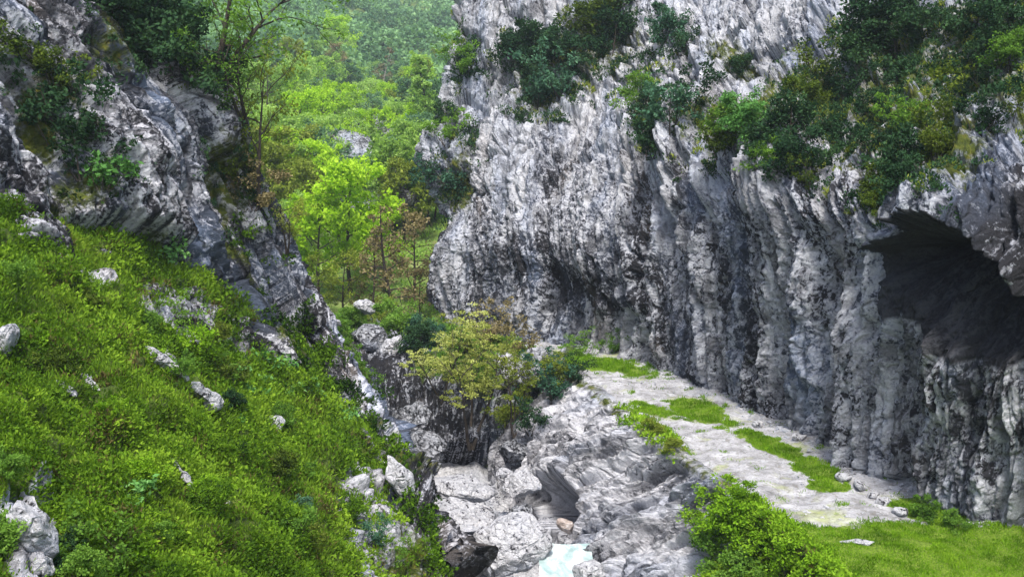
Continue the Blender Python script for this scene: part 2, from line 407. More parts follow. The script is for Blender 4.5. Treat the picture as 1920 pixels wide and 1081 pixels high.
d += (0.24*lo+0.10*hi)*billow(wu*1.7, v*0.13+0.2*fbm(u*.5, v*.5, 4, 2), 6.0, 2, 0.6)
d += (0.10*lo+0.05)*billow(wu*3.4, v*0.30+0.2*fbm(u*.7, v*.7, 14, 2), 8.0, 2, 0.6)
# broad slabs and slanting ledges above
c1, f1, f2 = cells(wu*0.30+0.35*fbm(u*0.4, v*0.4, 7, 2), v*0.13+0.4*fbm(u*0.3, v*0.3, 8, 2), 3)
d += (1.7*(c1-0.5)+0.6*sstep(0.0, 0.22, f2-f1))*hi
c2, f1, f2 = cells(wu*0.85+0.4*fbm(u*0.9, v*0.9, 7, 2), v*0.36+0.4*fbm(u*0.9, v*0.7, 8, 2), 11)
d += (0.55*(c2-0.5)+0.34*sstep(0.0, 0.28, f2-f1))*(0.2+0.8*hi)
d -= (0.42*lo+0.25*hi)*sstep(0.11, 0.0, np.abs(perlin(wu*0.75, v*0.05+0.3*fbm(u*.3, v*.3, 5, 2), 31.0)))
d -= 0.22*sstep(0.12, 0.0, np.abs(perlin(wu*1.9, v*0.12, 37.0)))
rough = sstep(-0.25, 0.45, fbm(u*0.22, v*0.22, 12, 3))
d += (0.05+0.20*rough)*(0.45+0.55*hi)*billow(X*1.3, Y*1.3, Z*0.8, 3, 0.5)
d += 0.09*billow(X*3.8, Y*3.8, Z*2.4, 2, 0.6)
# cave: deep roofed alcove, and smaller dark slots
dx_, dy_ = px, py
roof = np.interp(px, [1590, 1625, 1660, 1700, 1760, 1810, 1860, 1900, 1960], [500, 458, 424, 408, 414, 436, 480, 545, 640])+7*fbm(px*0.03, py*0.0, 1, 3)
bot = np.interp(px, [1590, 1650, 1700, 1760, 1820, 1900, 1960], [510, 560, 612, 655, 680, 690, 690])
inx = sstep(1604, 1624, px)*sstep(1985, 1920, px)
t = (py-roof)/np.maximum(bot-roof, 20)
cav = inx*sstep(-0.01, 0.06, t)*(1-np.clip((t-0.08)/0.92, 0, 1)**0.8)
d = d*(1-0.75*np.clip(cav, 0, 1))
d += 0.40*cav*billow(px*0.055+py*0.02, py*0.010-px*0.008, 3, 3)
d -= 6.0*np.clip(cav, 0, 1)
d += 0.8*inx*sstep(-0.45, -0.05, t)*(t < 0)
d -= 0.7*blob(px, py, 1570, 540, 10, 80, -4, 0.7)
d -= 1.0*blob(px, py, 1250, 470, 14, 110, -4, 0.8)
d -= 0.7*blob(px, py, 1512, 600, 12, 110, -6, 0.8)
d -= 0.8*blob(px, py, 1308, 400, 10, 90, 0, 0.8)
d -= 1.0*blob(px, py, 1010, 540, 110, 60, 20, 0.9)
d -= 0.6*blob(px, py, 1140, 625, 55, 45, 0, 0.4)
d -= 1.3*blob(px, py, 830, 360, 26, 90, 20, 0.7)
d -= 0.8*blob(px, py, 1645, 915, 30, 16, 0, 0.6)
d += 0.9*blob(px, py, 1300, 300, 50, 60, 30, 0.9)-1.3*blob(px, py, 835, 230, 80, 150, 25, 0.9)
d += 0.8*blob(px, py, 1420, 330, 120, 60, 0, 0.9)
d -= 0.55
edge = sstep(0, 30, np.arange(s.nu))[None]
s.P = s.P+s.N*(d*edge)[..., None]
mossm = np.zeros_like(px)
for a in [(1080,110,150,70,-10),(1020,185,60,40,0),(1255,245,70,50,20),(1430,250,140,60,-15),(1560,190,80,90,-40),(1690,200,170,140,-40),(1850,110,140,110,-30),(1680,345,80,40,-35),(1790,290,90,50,-40),(1900,180,60,60,0),(835,330,40,80,25),(1380,120,50,40,0)]:
    mossm = np.maximum(mossm, 0.46*blob(px, py, *a, 0.9))
mossm = np.maximum(mossm, 0.35*sstep(960, 1010, py)*sstep(1650, 1750, px))
mossm *= 1-inx*sstep(-0.14, -0.05, t)
s.v = s.v+5.5*cav
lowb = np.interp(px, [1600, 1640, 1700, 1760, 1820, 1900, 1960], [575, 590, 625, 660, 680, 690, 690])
shadowed = 1.3*sstep(1597, 1604, px)*sstep(1990, 1930, px)*sstep(-7, -1, py-roof)*sstep(50, -40, py-lowb)  # mask for the painted cave shade, from roof line to lower bound
finish(s, 'right_cliff', M['cliff'], 'tall fluted grey limestone cliff with a dark cave at upper right', {'moss': mossm, 'pale': sstep(420, 200, py)*0.33+0.07-0.40*blob(px, py, 1900, 420, 130, 230, 0, 0.6)+0.4*blob(px, py, 1135, 630, 55, 45, 0, 0.6)-0.35*blob(px, py, 1010, 520, 170, 70, 20, 0.8), 'wall': 0.25+0.75*sstep(300, 430, py), 'shadowed': shadowed}, flip)
right = s

# ---- left cliff -----------------------------------------------------------------
r0 = [(-320,520,21),(-60,520,24),(100,545,27),(230,590,30),(340,655,33),(450,730,35.5),(560,800,36.5),(660,880,36),(715,960,33.5),(785,1060,30),(825,1180,27)]
r1 = [(-320,400,22),(-60,420,25.5),(110,455,28.5),(250,500,31.5),(360,580,34),(460,650,36.6),(570,720,38),(672,770,37.5),(728,880,34.5),(795,1000,31),(838,1120,28)]
r2 = [(-320,260,24),(-70,280,27.5),(110,330,30.3),(250,375,32.6),(360,450,35),(455,530,37.8),(540,590,40),(652,690,39.6),(722,820,36.2),(788,950,32.4),(842,1090,29)]
r3 = [(-320,100,26),(-90,120,29.5),(70,160,32.2),(210,200,34.6),(330,270,37),(420,340,39.6),(495,400,41.5),(604,600,41.6),(712,790,38.6),(780,920,34),(845,1060,30)]
r4 = [(-330,-80,28.5),(-120,-60,32),(40,-40,34.8),(170,0,37),(290,70,39.4),(370,150,41.6),(445,230,43.2),(560,500,43.2),(688,730,40.6),(770,890,35.6),(840,1030,31)]
rows = [A3(r) for r in (r0, r1, r2, r3, r4)]
r5 = [p+np.array(o) for p, o in zip(rows[-1], [(-4,5,9),(-3.5,5,8.5),(-3,5,7),(-2.8,5,5),(-2.4,4.5,2.6),(-1.8,4,0.8),(-1.2,3.6,-0.4),(-0.3,3.5,-1.2),(0.0,3.5,-2.0),(0.0,3.5,-2),(0,3,-2)])]
r6 = [p+np.array(o) for p, o in zip(r5, [(-6,6,8),(-5,6,7),(-4,7,4),(-3,8,0),(-2,8,-3),(-1.5,7,-5),(-1,6,-7),(-.5,5,-7),(0,5,-6),(0,5,-6),(0,5,-5)])]
r7 = [p+np.array((0.0, 8, -14)) for p in r6]
rows = rows+[r5, r6, r7]
s = loft(rows, [50, 75, 85, 90, 70, 40, 20], [26, 75, 75, 75, 75, 75, 90, 90, 70, 50])
flip = orient(s)
px, py, u, v = s.px, s.py, s.u, s.v
X, Y, Z = s.P[..., 0], s.P[..., 1], s.P[..., 2]
# strata run down to the right in the photo: flow coordinates turned about 50 degrees on the face
th = R(47); ca, sa = math.cos(th), math.sin(th)
a_ = u*sa+v*ca; b_ = u*ca-v*sa                           # a_: across the strata, b_: along them
s.u, s.v = a_, b_
wa = a_+0.45*fbm(a_*0.35, b_*0.25, 3.0, 3)
d = 0.8*fbm(a_*0.2, b_*0.12, 15.0, 3)
c1, f1, f2 = cells(wa*0.50+0.3*fbm(a_*0.5, b_*0.3, 7, 2), b_*0.085+0.25*fbm(a_*0.4, b_*0.3, 8, 2), 31)
d += 1.5*(c1-0.5)+0.5*sstep(0.0, 0.18, f2-f1)
c2, f1, f2 = cells(wa*1.35+0.3*fbm(a_*1.2, b_*0.7, 7, 2), b_*0.24+0.3*fbm(a_*1.0, b_*0.7, 8, 2), 41)
d += 0.42*(c2-0.5)+0.26*sstep(0.0, 0.25, f2-f1)
d += 0.42*billow(wa*0.75, b_*0.06, 4.0, 2)+0.20*billow(wa*2.3, b_*0.16, 24.0, 2)
d -= 0.55*sstep(0.10, 0.0, np.abs(perlin(wa*0.6, b_*0.05, 31.0)))+0.28*sstep(0.12, 0.0, np.abs(perlin(wa*1.7, b_*0.13, 37.0)))
rough = sstep(-0.25, 0.45, fbm(u*0.25, v*0.25, 12, 3))
d += (0.03+0.09*rough)*billow(X*1.5, Y*1.5, Z*1.5, 3, 0.55)+0.035*billow(X*4, Y*4, Z*4, 2)
# dark undercut above the grassy slope, ledge below it
d -= 1.7*blob(px, py, 260, 425, 120, 26, 18, 0.7)+1.3*blob(px, py, 400, 520, 120, 36, 38, 0.7)
d += 0.8*blob(px, py, 350, 240, 60, 90, -40, 0.9)+0.7*blob(px, py, 240, 330, 50, 120, -35, 0.9)
d -= 1.0*blob(px, py, 120, 250, 60, 160, -35, 0.9)
d += 0.5*blob(px, py, 390, 590, 70, 40, 35, 0.9)
d -= 0.75
s.P = s.P+s.N*d[..., None]
mossm = np.zeros_like(px)
for a in [(385,90,20,140,-20),(430,330,30,120,-22),(470,460,24,80,-25),(250,60,90,70,0),(110,200,60,120,-25),(180,330,60,60,0),(330,440,40,30,0),(540,640,30,70,-25),(620,720,30,90,-30),(720,850,24,120,-32),(590,720,60,40,0)]:
    mossm = np.maximum(mossm, 0.42*blob(px, py, *a, 0.8))
finish(s, 'left_cliff', M['left_cliff'], 'steep grey limestone cliff with slanting strata at upper left', {'moss': mossm, 'pale': 0.10*sstep(560, 380, py)-0.12*sstep(330, 480, px)-0.05}, flip)
left = s

# ---- left slope -----------------------------------------------------------------
q0 = [(-700,1350,4.5),(-300,1350,6.5),(0,1350,8),(300,1350,10.5),(560,1350,14.5),(740,1350,19),(860,1340,22.5)]
q1 = [(-700,1060,8),(-300,1081,10),(0,1081,11.5),(300,1081,14.5),(560,1085,19.5),(710,1100,24.5),(795,1130,26.5)]
q2 = [(-700,800,11.5),(-300,800,14),(0,800,16.5),(250,825,20),(470,850,25),(640,890,30),(755,980,31.5)]
q3 = [(-700,580,15),(-300,590,18.5),(0,600,21.5),(230,650,25.5),(400,710,29.5),(560,770,34),(700,845,36)]
q4 = [(-700,390,19),(-300,410,23),(0,430,27),(170,480,30),(330,575,33),(480,665,36.5),(620,745,38.8)]
q5 = [(-700,300,23),(-300,330,27),(0,370,31),(180,410,34),(340,490,37),(490,600,40),(620,690,42)]
rows = [A3(r) for r in (q0, q1, q2, q3, q4, q5)]
rows = [r+[r[-1]+np.array((0.25, 2.0, -1.8)), r[-1]+np.array((0.35, 4.0, -8.0))] for r in rows]
s = loft(rows, [70, 120, 110, 90, 40], [30, 70, 80, 80, 80, 70, 40, 24])
flip = orient(s)
px, py, u, v = s.px, s.py, s.u, s.v
X, Y, Z = s.P[..., 0], s.P[..., 1], s.P[..., 2]
th = R(45); fu = u*math.cos(th)-v*math.sin(th); fv = u*math.sin(th)+v*math.cos(th)
n = fbm(X*0.55, Y*0.55, Z*0.55, 4)
s.u, s.v = fv, fu
d = 0.4*fbm(X*0.25, Y*0.25, Z*0.25, 3)+0.22*n+0.36*billow(fv*0.75, fu*0.45, 3, 3)
# veg mask: grass nearly everywhere, rock ribs along the gorge rim and a few outcrops
veg = 0.75+0.0*px
rim = np.interp(py, [640, 760, 860, 960, 1081, 1300], [560, 610, 660, 690, 640, 640])
rimk = sstep(-40, 120, px-rim)
veg -= 0.62*rimk*(0.55+0.9*sstep(-0.25, 0.35, fbm(fv*0.9, fu*0.2, 3, 3)))
for a in [(340,690,100,16,40),(345,590,90,40,30),(60,985,34,90,-20),(100,880,30,30,0),(470,640,60,24,35),(160,505,60,14,22),(700,1000,40,120,-20)]:
    veg -= 0.7*blob(px, py, *a, 0.7)
rk = 1-sstep(0.25, 0.6, veg)
d += rk*(0.45*billow(fv*1.0, fu*0.12, 3, 3)+0.05*billow(X*2.5, Y*2.5, Z*2.5, 2)+0.15)
d += 0.08*(1-rk)*billow(X*2.1, Y*2.1, Z*2.1, 2)
s.P = s.P+s.N*d[..., None]
finish(s, 'left_slope', M['slope'], 'steep grassy slope falling from the left cliff to the gorge rim', {'moss': 0.45*rimk, 'veg': veg, 'pale': 0.35*rimk}, flip)
s.veg = veg; slope = s

# ---- ledge path and the ground beside it ------------------------------------------
outer = [(1000,668),(1075,690),(1130,738),(1190,790),(1260,838),(1330,890),(1400,945),(1480,1000),(1560,1075),(1680,1230)]
inner = [(1120,640),(1180,664),(1290,708),(1400,760),(1500,820),(1600,880),(1720,940),(1860,985),(2010,1040),(2350,1180)]
A_ = np.array([at_z(x, y, 0) for x, y in outer]); B_ = np.array([at_z(x, y, 0) for x, y in inner])
B_ = B_+(B_-A_)/np.linalg.norm(B_-A_, axis=1)[:, None]*1.6
A_ = np.concatenate([[A_[0]+np.array([-0.6, 9, -0.6])], A_, [A_[-1]+np.array([1.2, -10, 0.3])]]); B_ = np.concatenate([[B_[0]+np.array([-1.5, 9, -0.6])], B_, [B_[-1]+np.array([1.5, -10, 0.3])]])
rows = [list(A_+(B_-A_)*t) for t in (0, .33, .66, 1)]
s = loft(rows, [50, 50, 50], [16, 30, 50, 60, 60, 60, 60, 60, 60, 40, 30])
flip = orient(s)
X, Y = s.P[..., 0], s.P[..., 1]
t_ = np.linspace(0, 1, s.nv)[:, None]
z = 0.16*fbm(X*0.35, Y*0.35, 2, 4)+0.05*fbm(X*1.6, Y*1.6, 5, 3)+0.45*sstep(0.86, 1.0, t_)-0.12*sstep(0.10, 0.0, t_)
s.P[..., 2] += z
s.px, s.py, s.d = project(s.P)
px, py = s.px, s.py
gm = np.zeros_like(px)
wob = 26*fbm(X*0.5, Y*0.5, 3, 3)
px2, py2 = px+wob*0.7, py+0.3*wob
def gpatch(*a): 
    global gm; gm = np.maximum(gm, blob(px2, py2, *a))
gpatch(1125, 684, 95, 15, 8, 0.5); gpatch(1312, 771, 64, 21, 16, 0.4); gpatch(1452, 838, 80, 15, 24, 0.45); gpatch(1530, 880, 56, 18, 26, 0.45); gpatch(1545, 908, 42, 12, 5, 0.4)
gpatch(1215, 808, 80, 22, 30, 0.5); gpatch(1225, 768, 45, 9, 15, 0.5)
lim = np.interp(px, [1100, 1330, 1420, 1490, 1600, 1700, 1800, 1920], [1000, 905, 955, 990, 985, 975, 985, 985])
gm = np.maximum(gm, sstep(-14, 10, py2-lim))
gm = np.maximum(gm, 0.8*sstep(1140, 1180, px)*sstep(1330, 1270, px)*sstep(-8, 12, py2-np.interp(px, [1060, 1130, 1190, 1260, 1330, 1400], [690, 728, 772, 815, 866, 925])))
gm = np.maximum(gm, blob(px2, py2, 1740, 958, 70, 18, 10, 0.5))
gm = np.clip(gm+(0.55*fbm(X*1.7, Y*1.7, 8, 3)+0.40*fbm(X*5.5, Y*5.5, 9, 2))*sstep(0.02, 0.3, gm)*sstep(1.25, 0.6, gm)+0.35*sstep(0.35, 0.8, fbm(X*1.2, Y*1.2, 18, 4)), 0, 1)
m, t, out = new_mat('path_gravel')
tc = t.nodes.new('ShaderNodeTexCoord').outputs['Object']
n1 = noise(t, tc, 1.1, 6, 0.65, 0.4); n2 = noise(t, tc, 14, 5, 0.7); n3 = noise(t, tc, 0.5, 4, 0.6, 0.5)
c = ramp(t, n1, [(0.30, (0.15, 0.15, 0.15)), (0.48, (0.335, 0.335, 0.345)), (0.66, (0.49, 0.49, 0.51))])
c = mixc(t, 0.45, c, ramp(t, n2, [(0.32, g3(0.25)), (0.6, g3(1))]), 'MULTIPLY')
c = mixc(t, ramp(t, n3, [(0.56, g3(0)), (0.68, g3(0.6))]), c, (0.30, 0.34, 0.09))
k = ramp(t, math_(t, 'ADD', attr(t, 'grass'), math_(t, 'MULTIPLY', math_(t, 'SUBTRACT', n1, 0.5), 1.3)), [(0.40, g3(0)), (0.52, g3(1))])
n4 = noise(t, tc, 5.0, 4, 0.7)
k = ramp(t, math_(t, 'ADD', attr(t, 'grass'), math_(t, 'ADD', math_(t, 'MULTIPLY', math_(t, 'SUBTRACT', n1, 0.5), 1.3), math_(t, 'MULTIPLY', math_(t, 'SUBTRACT', n4, 0.5), 1.0))), [(0.38, g3(0)), (0.60, g3(1))])
c = mixc(t, ramp(t, n4, [(0.36, g3(0.7)), (0.48, g3(0))]), c, (0.15, 0.14, 0.12))
c = mixc(t, k, c, ramp(t, n2, [(0.35, (0.06, 0.10, 0.012)), (0.65, (0.16, 0.24, 0.025))]))
p = N_(t, 'ShaderNodeBsdfPrincipled', i_Roughness=0.95); p.inputs['Specular IOR Level'].default_value = 0.15
t.links.new(c, p.inputs['Base Color'])
b = N_(t, 'ShaderNodeBump', i_Strength=0.9, i_Distance=0.06); t.links.new(math_(t, 'ADD', n1, n2), b.inputs['Height']); t.links.new(b.outputs[0], p.inputs['Normal'])
t.links.new(p.outputs[0], out.inputs[0]); M['path'] = m
finish(s, 'path', M['path'], 'pale gravel path with grass patches along the foot of the right cliff', {'grass': gm}, flip)
s.gm = gm; path = s

# ---- buttress of slabs under the path ----------------------------------------------
T0 = [at_z(x, y, 0.05)+np.array([0.8, 0.3, -0.25]) for x, y in outer[1:]]
T1 = [at_z(x, y, 0.1)+np.array([-0.1, -0.1, -0.02]) for x, y in outer[1:]]
mm = A3([(1010,740,50),(1078,775,45.4),(1125,830,41),(1175,890,37.6),(1235,950,34.6),(1310,1010,31.8),(1400,1070,29.2),(1480,1150,26.4),(1600,1320,22)])
bb = A3([(930,800,50),(985,850,46),(1010,910,42.4),(1042,965,39.2),(1090,1030,36),(1150,1090,33),(1230,1160,30),(1320,1250,27),(1460,1450,23)])
ff = [p+np.array([-0.9, -0.2, -4.0]) for p in bb]
s = loft([T0, T1, mm, bb, ff], [14, 90, 110, 40], [60, 80, 80, 80, 80, 80, 60, 40])
flip = orient(s)
px, py, u, v = s.px, s.py, s.u, s.v
X, Y, Z = s.P[..., 0], s.P[..., 1], s.P[..., 2]
wu = u+0.35*fbm(u*0.5, v*0.5, 1.0, 3)
d = 0.5*fbm(wu*0.25, v*0.15, 5.0, 3)+0.42*billow(wu*0.75, v*0.07, 4.0, 3)+0.20*billow(wu*1.9, v*0.12, 14.0, 2)
c1, f1, f2 = cells(wu*0.7, v*0.16+0.3*fbm(u*0.5, v*0.5, 8, 2), 13)
d += 0.4*(c1-0.5)+0.5*np.sqrt(sstep(0.0, 0.5, f2-f1))-0.4
c2, f1, f2 = cells(wu*2.0+0.3*fbm(u*1.5, v*1.5, 7, 2), v*0.5+0.3*fbm(u*1.5, v*1.2, 8, 2), 23)
d += 0.12*(c2-0.5)+0.12*np.sqrt(sstep(0.0, 0.6, f2-f1))+0.06*billow(X*2.2, Y*2.2, Z*2.2, 3)
d -= 0.45*sstep(0.10, 0.0, np.abs(perlin(wu*0.9, v*0.06, 31.0)))+0.22*sstep(0.12, 0.0, np.abs(perlin(wu*2.3, v*0.12, 37.0)))
d += 0.5*blob(px, py, 1040, 830, 70, 60, -40, 0.9)
d -= 4.0*blob(px, py, 1026, 935, 36, 42, 10, 0.35)
tm = np.minimum(1, np.arange(s.nv)/60.0)[:, None]
s.P = s.P+s.N*(d*tm)[..., None]
mossm = 0.35*sstep(40, 8, np.abs(py-np.interp(px, [1060, 1130, 1200, 1330, 1480], [690, 745, 800, 890, 1000])))
mossm = np.maximum(mossm, 0.65*sstep(0, 120, px-np.interp(py, [840, 900, 1000, 1081], [1330, 1340, 1330, 1290])))
finish(s, 'rock_buttress', M['buttress'], 'pale slanting rock slabs falling from the path edge to the stream', {'moss': mossm, 'pale': 0.42+0*px, 'wall': 0.7+0*px}, flip)
buttress = s

# ---- rocky bank between the path end and the valley --------------------------------
k0 = [(600,1000,44),(700,960,46),(790,930,47),(880,890,48),(960,850,49),(1040,800,50.5),(1120,760,52)]
k1 = [(600,820,47),(700,800,49),(790,800,49.5),(880,780,50.5),(960,760,51.5),(1040,720,52.5),(1120,700,53)]
k2 = [(590,700,52),(680,680,54),(780,690,54.5),(880,690,54),(960,680,54),(1030,672,54),(1110,675,55.5)]
k3 = [(570,630,60),(660,610,62),(760,630,61),(870,650,59),(960,660,57.5),(1040,662,57.5),(1110,665,58.5)]
k4 = [(560,600,72),(660,600,72),(760,610,70),(870,625,66),(960,645,62),(1040,665,61),(1110,670,62)]
s = loft(A3_rows := [A3(r) for r in (k0, k1, k2, k3, k4)], [60, 60, 50, 30], [60, 60, 60, 60, 60, 60])
flip = orient(s)
px, py, u, v = s.px, s.py, s.u, s.v
X, Y, Z = s.P[..., 0], s.P[..., 1], s.P[..., 2]
d = 0.7*fbm(X*0.3, Y*0.3, Z*0.3, 4)
c1, f1, f2 = cells(u*0.5+0.3*fbm(u*0.6, v*0.6, 7, 2), v*0.35+0.2*fbm(u*0.5, v*0.5, 8, 2), 61)
d += 1.0*(c1-0.5)-0.4*(1-sstep(0.0, 0.16, f2-f1))+0.3*billow(X*0.9, Y*0.9, Z*0.9, 3)
d -= 7.0*blob(px, py, 850, 862, 80, 36, 0, 0.3)
d -= 1.5*blob(px, py, 940, 840, 50, 20, 0, 0.5)
s.P = s.P+s.N*d[..., None]
veg = 0.55+0.35*fbm(X*0.3, Y*0.3, Z*0.3, 3)+0.3*blob(px, py, 600, 620, 80, 60, 0, 0.8)
veg -= 0.6*blob(px, py, 720, 660, 70, 50, 0, 0.8)+0.6*blob(px, py, 790, 790, 100, 70, 0, 0.7)+0.4*blob(px, py, 1000, 700, 60, 40, 0, 0.8)
finish(s, 'rock_bank', M['bank'], 'broken rocky bank with scrub between the path end and the valley', {'moss': 0*px, 'veg': veg, 'pale': -0.25+0*px}, flip)
s.veg = veg; bank = s
SURF = [right, left, slope, path, buttress, bank]

# ================================================================== BOULDERS AND WATER
def icosphere(sub):
    t = (1+5**.5)/2
    V = [(-1,t,0),(1,t,0),(-1,-t,0),(1,-t,0),(0,-1,t),(0,1,t),(0,-1,-t),(0,1,-t),(t,0,-1),(t,0,1),(-t,0,-1),(-t,0,1)]
    Fc = [(0,11,5),(0,5,1),(0,1,7),(0,7,10),(0,10,11),(1,5,9),(5,11,4),(11,10,2),(10,7,6),(7,1,8),(3,9,4),(3,4,2),(3,2,6),(3,6,8),(3,8,9),(4,9,5),(2,4,11),(6,2,10),(8,6,7),(9,8,1)]
    V = np.array(V, float); Fc = np.array(Fc)
    V /= np.linalg.norm(V, axis=1)[:, None]
    for _ in range(sub):
        E = np.sort(np.concatenate([Fc[:, [0, 1]], Fc[:, [1, 2]], Fc[:, [2, 0]]]), axis=1)
        U, inv = np.unique(E, axis=0, return_inverse=True); inv = inv.reshape(3, -1)
        m = V[U].mean(1); m /= np.linalg.norm(m, axis=1)[:, None]
        o = len(V); V = np.concatenate([V, m]); a, b, c = inv+o
        Fc = np.concatenate([np.stack([Fc[:, 0], a, c], 1), np.stack([Fc[:, 1], b, a], 1), np.stack([Fc[:, 2], c, b], 1), np.stack([a, b, c], 1)])
    return V, Fc
ICO = {k: icosphere(k) for k in (4, 5, 6)}
def boulder(label, p, size, mat, rot=(0, 0, 0), seed=0, sub=5, planes=11, rough=1.0, moss=0.0, cat='boulder', group=None, name='boulder', strata=0.0):
    rs = np.random.RandomState(seed)
    D, Fc = ICO[sub]
    r = np.full(len(D), 1.0)
    n = rs.normal(size=(planes, 3)); n /= np.linalg.norm(n, axis=1)[:, None]; h = rs.uniform(0.58, 0.86, planes)
    for k in range(planes):
        c = D@n[k]
        rr = np.where(c > 0.05, h[k]/np.maximum(c, 0.05), 9)
        kk = 0.05; hh = np.clip(0.5+0.5*(rr-r)/kk, 0, 1); r = rr*(1-hh)+r*hh-kk*hh*(1-hh)
    P = D*r[:, None]; sz = np.array(size); q = P*sz
    o = seed*3.1; L = max(size)
    dd = 0.16*L*fbm(q[:, 0]*1.1/L+o, q[:, 1]*1.1/L, q[:, 2]*1.1/L, 4)*0.6+0.05*min(1, L)*billow(q[:, 0]*1.7+o, q[:, 1]*1.7, q[:, 2]*1.7, 4)*rough
    if strata: dd += strata*billow(q[:, 0]*2.6+o, q[:, 1]*0.25, q[:, 2]*0.4, 2)
    q = q+D*dd[:, None]
    me = mesh_np(name, q, Fc, True, {'moss': np.full(len(q), moss)}, q)
    ob = link(name, me, mat); ob.location = p; ob.rotation_euler = [R(a) for a in rot]
    return tag(ob, label, cat, group)
BM, GM = M['boulder'], M['grey_boulder']
boulder('big pale boulder in the stream bed just left of the turquoise pool', at(955, 1030, 35.5), (1.75, 1.6, 1.15), BM, (8, -12, 20), 3, 6, 13)
boulder('long flat white slab lying below the dark hollow in the stream bed', at(872, 912, 42.5), (1.55, 1.3, 0.42), BM, (4, 6, 10), 5, 6, 9, 0.6)
boulder('flat white slab between the long upper slab and the big pale boulder', at(865, 965, 39.6), (1.5, 1.3, 0.5), BM, (10, 4, 30), 8, 6, 10, 0.7)
boulder('white block wedged at the right end of the upper slabs, above the triangular dark hole', at(975, 905, 42.2), (1.15, 1.1, 0.62), BM, (0, -18, 40), 12, 6, 11)
boulder('small rounded white boulder between the two dark gaps of the stream bed', at(948, 892, 42.8), (0.5, 0.5, 0.42), BM, (0, 0, 15), 15, 5)
boulder('grey mottled boulder under the triangular dark hole', at(975, 965, 38.4), (0.85, 0.8, 0.45), GM, (0, 0, 60), 17, 5)
m_p = plain_mat('pink_rock', [(0.3, (0.10, 0.075, 0.06)), (0.5, (0.30, 0.25, 0.22)), (0.68, (0.50, 0.46, 0.44))], 2.5, 0.9, 0.12)
boulder('brownish stained rock right above the turquoise pool', at(1060, 985, 37.2), (0.32, 0.32, 0.42), m_p, (0, -40, 10), 19, 5)
boulder('dark moist rock at the lower left of the big pale boulder', at(880, 1060, 33.5), (0.9, 0.9, 0.6), GM, (0, 15, 30), 21, 5)
boulder('pale rock at the bottom edge just right of the turquoise pool', at(1110, 1075, 32.5), (0.7, 0.6, 0.5), BM, (0, 10, 0), 23, 5)
boulder('dark grey rock face beside the dark hollow under the yellow-green tree', at(800, 850, 46.6), (1.1, 1.2, 1.2), GM, (0, 20, 20), 25, 6)
boulder('rounded dark rock on the right of the hollow under the yellow-green tree', at(985, 845, 46.5), (1.5, 1.1, 0.9), GM, (0, 0, 50), 27, 6)
boulder('grey slab leaning above the dark hollow, left of the tree stems', at(770, 785, 48.5), (1.0, 1.2, 1.5), GM, (10, 35, 10), 29, 6, strata=0.10)
boulder('rounded pale boulder topmost on the bank below the valley trees', at(684, 575, 62), (0.72, 0.7, 0.55), BM, (0, 0, 10), 31, 5)
boulder('leaning white wedge of rock beside the blue-green bush', at(728, 655, 55), (0.55, 0.5, 1.15), BM, (0, 38, 0), 33, 5)
boulder('grey boulder below the rounded pale boulder on the bank', at(690, 632, 57.5), (1.2, 1.0, 0.9), GM, (0, 10, 20), 35, 5)
boulder('grey mossy boulder left of the white leaning wedge', at(695, 685, 54.5), (1.0, 0.9, 0.9), GM, (0, -10, 60), 37, 5)
boulder('dark grey rock right below the white leaning wedge', at(745, 705, 53.5), (0.9, 0.9, 1.0), GM, (0, 20, 0), 39, 5)
boulder('small pale stone on the rim left of the bank boulders', at(625, 604, 52), (0.6, 0.4, 0.25), BM, (0, 10, 0), 40, 4)
boulder('pale rock knob at the top of the slabs beside the path start', at(1105, 752, 47), (0.8, 0.8, 0.55), BM, (0, -15, 30), 41, 5)
boulder('grey knoll rock behind the yellow-green tree, left of the path end', at(1010, 690, 52.5), (1.7, 1.3, 1.1), GM, (0, 0, 30), 43, 6)
boulder('light rock behind the tree crown on the knoll', at(950, 690, 54), (1.0, 1.0, 0.9), BM, (0, 0, 80), 45, 5)
for lab, px_, py_, sz, rot, sd in [
    ('white boulder at the left edge half way down the grassy slope', 5, 640, (0.40, 0.5, 0.52), (0, 10, 20), 51),
    ('tall white outcrop in the grass at the lower left corner', 60, 985, (0.28, 0.32, 0.70), (0, -24, 20), 53),
    ('small pale stone right of the tall white outcrop', 102, 985, (0.10, 0.1, 0.16), (0, -20, 20), 54),
    ('pale stone at the left edge above the tall white outcrop', 4, 965, (0.12, 0.12, 0.18), (0, 10, 0), 55),
    ('pale stone at the foot of the tall white outcrop', 85, 1060, (0.16, 0.2, 0.2), (0, -20, 0), 56),
    ('small pale stone in the grass under the long white rib', 420, 995, (0.10, 0.12, 0.22), (0, -20, 0), 61),
    ('pale stones showing through the grass above the left edge boulder', 130, 728, (0.30, 0.16, 0.10), (0, 35, 0), 62),
    ('pale rock among plants near the rim, below the leafy plant clump', 516, 800, (0.35, 0.4, 0.5), (0, 30, 0), 63),
    ('grey ledge rock under the dark overhang of the left cliff', 345, 590, (1.1, 0.8, 0.6), (0, 40, 10), 64),
    ('pale slab on the rim at the bottom of the slope', 760, 900, (0.4, 0.6, 1.3), (0, -35, 10), 66)]:
    p_, n_ = hit(px_, py_, [slope, left])
    boulder(lab, p_, sz, BM if 'white' in lab or 'pale' in lab else GM, rot, sd, 5, 11, 0.8, strata=0.03)
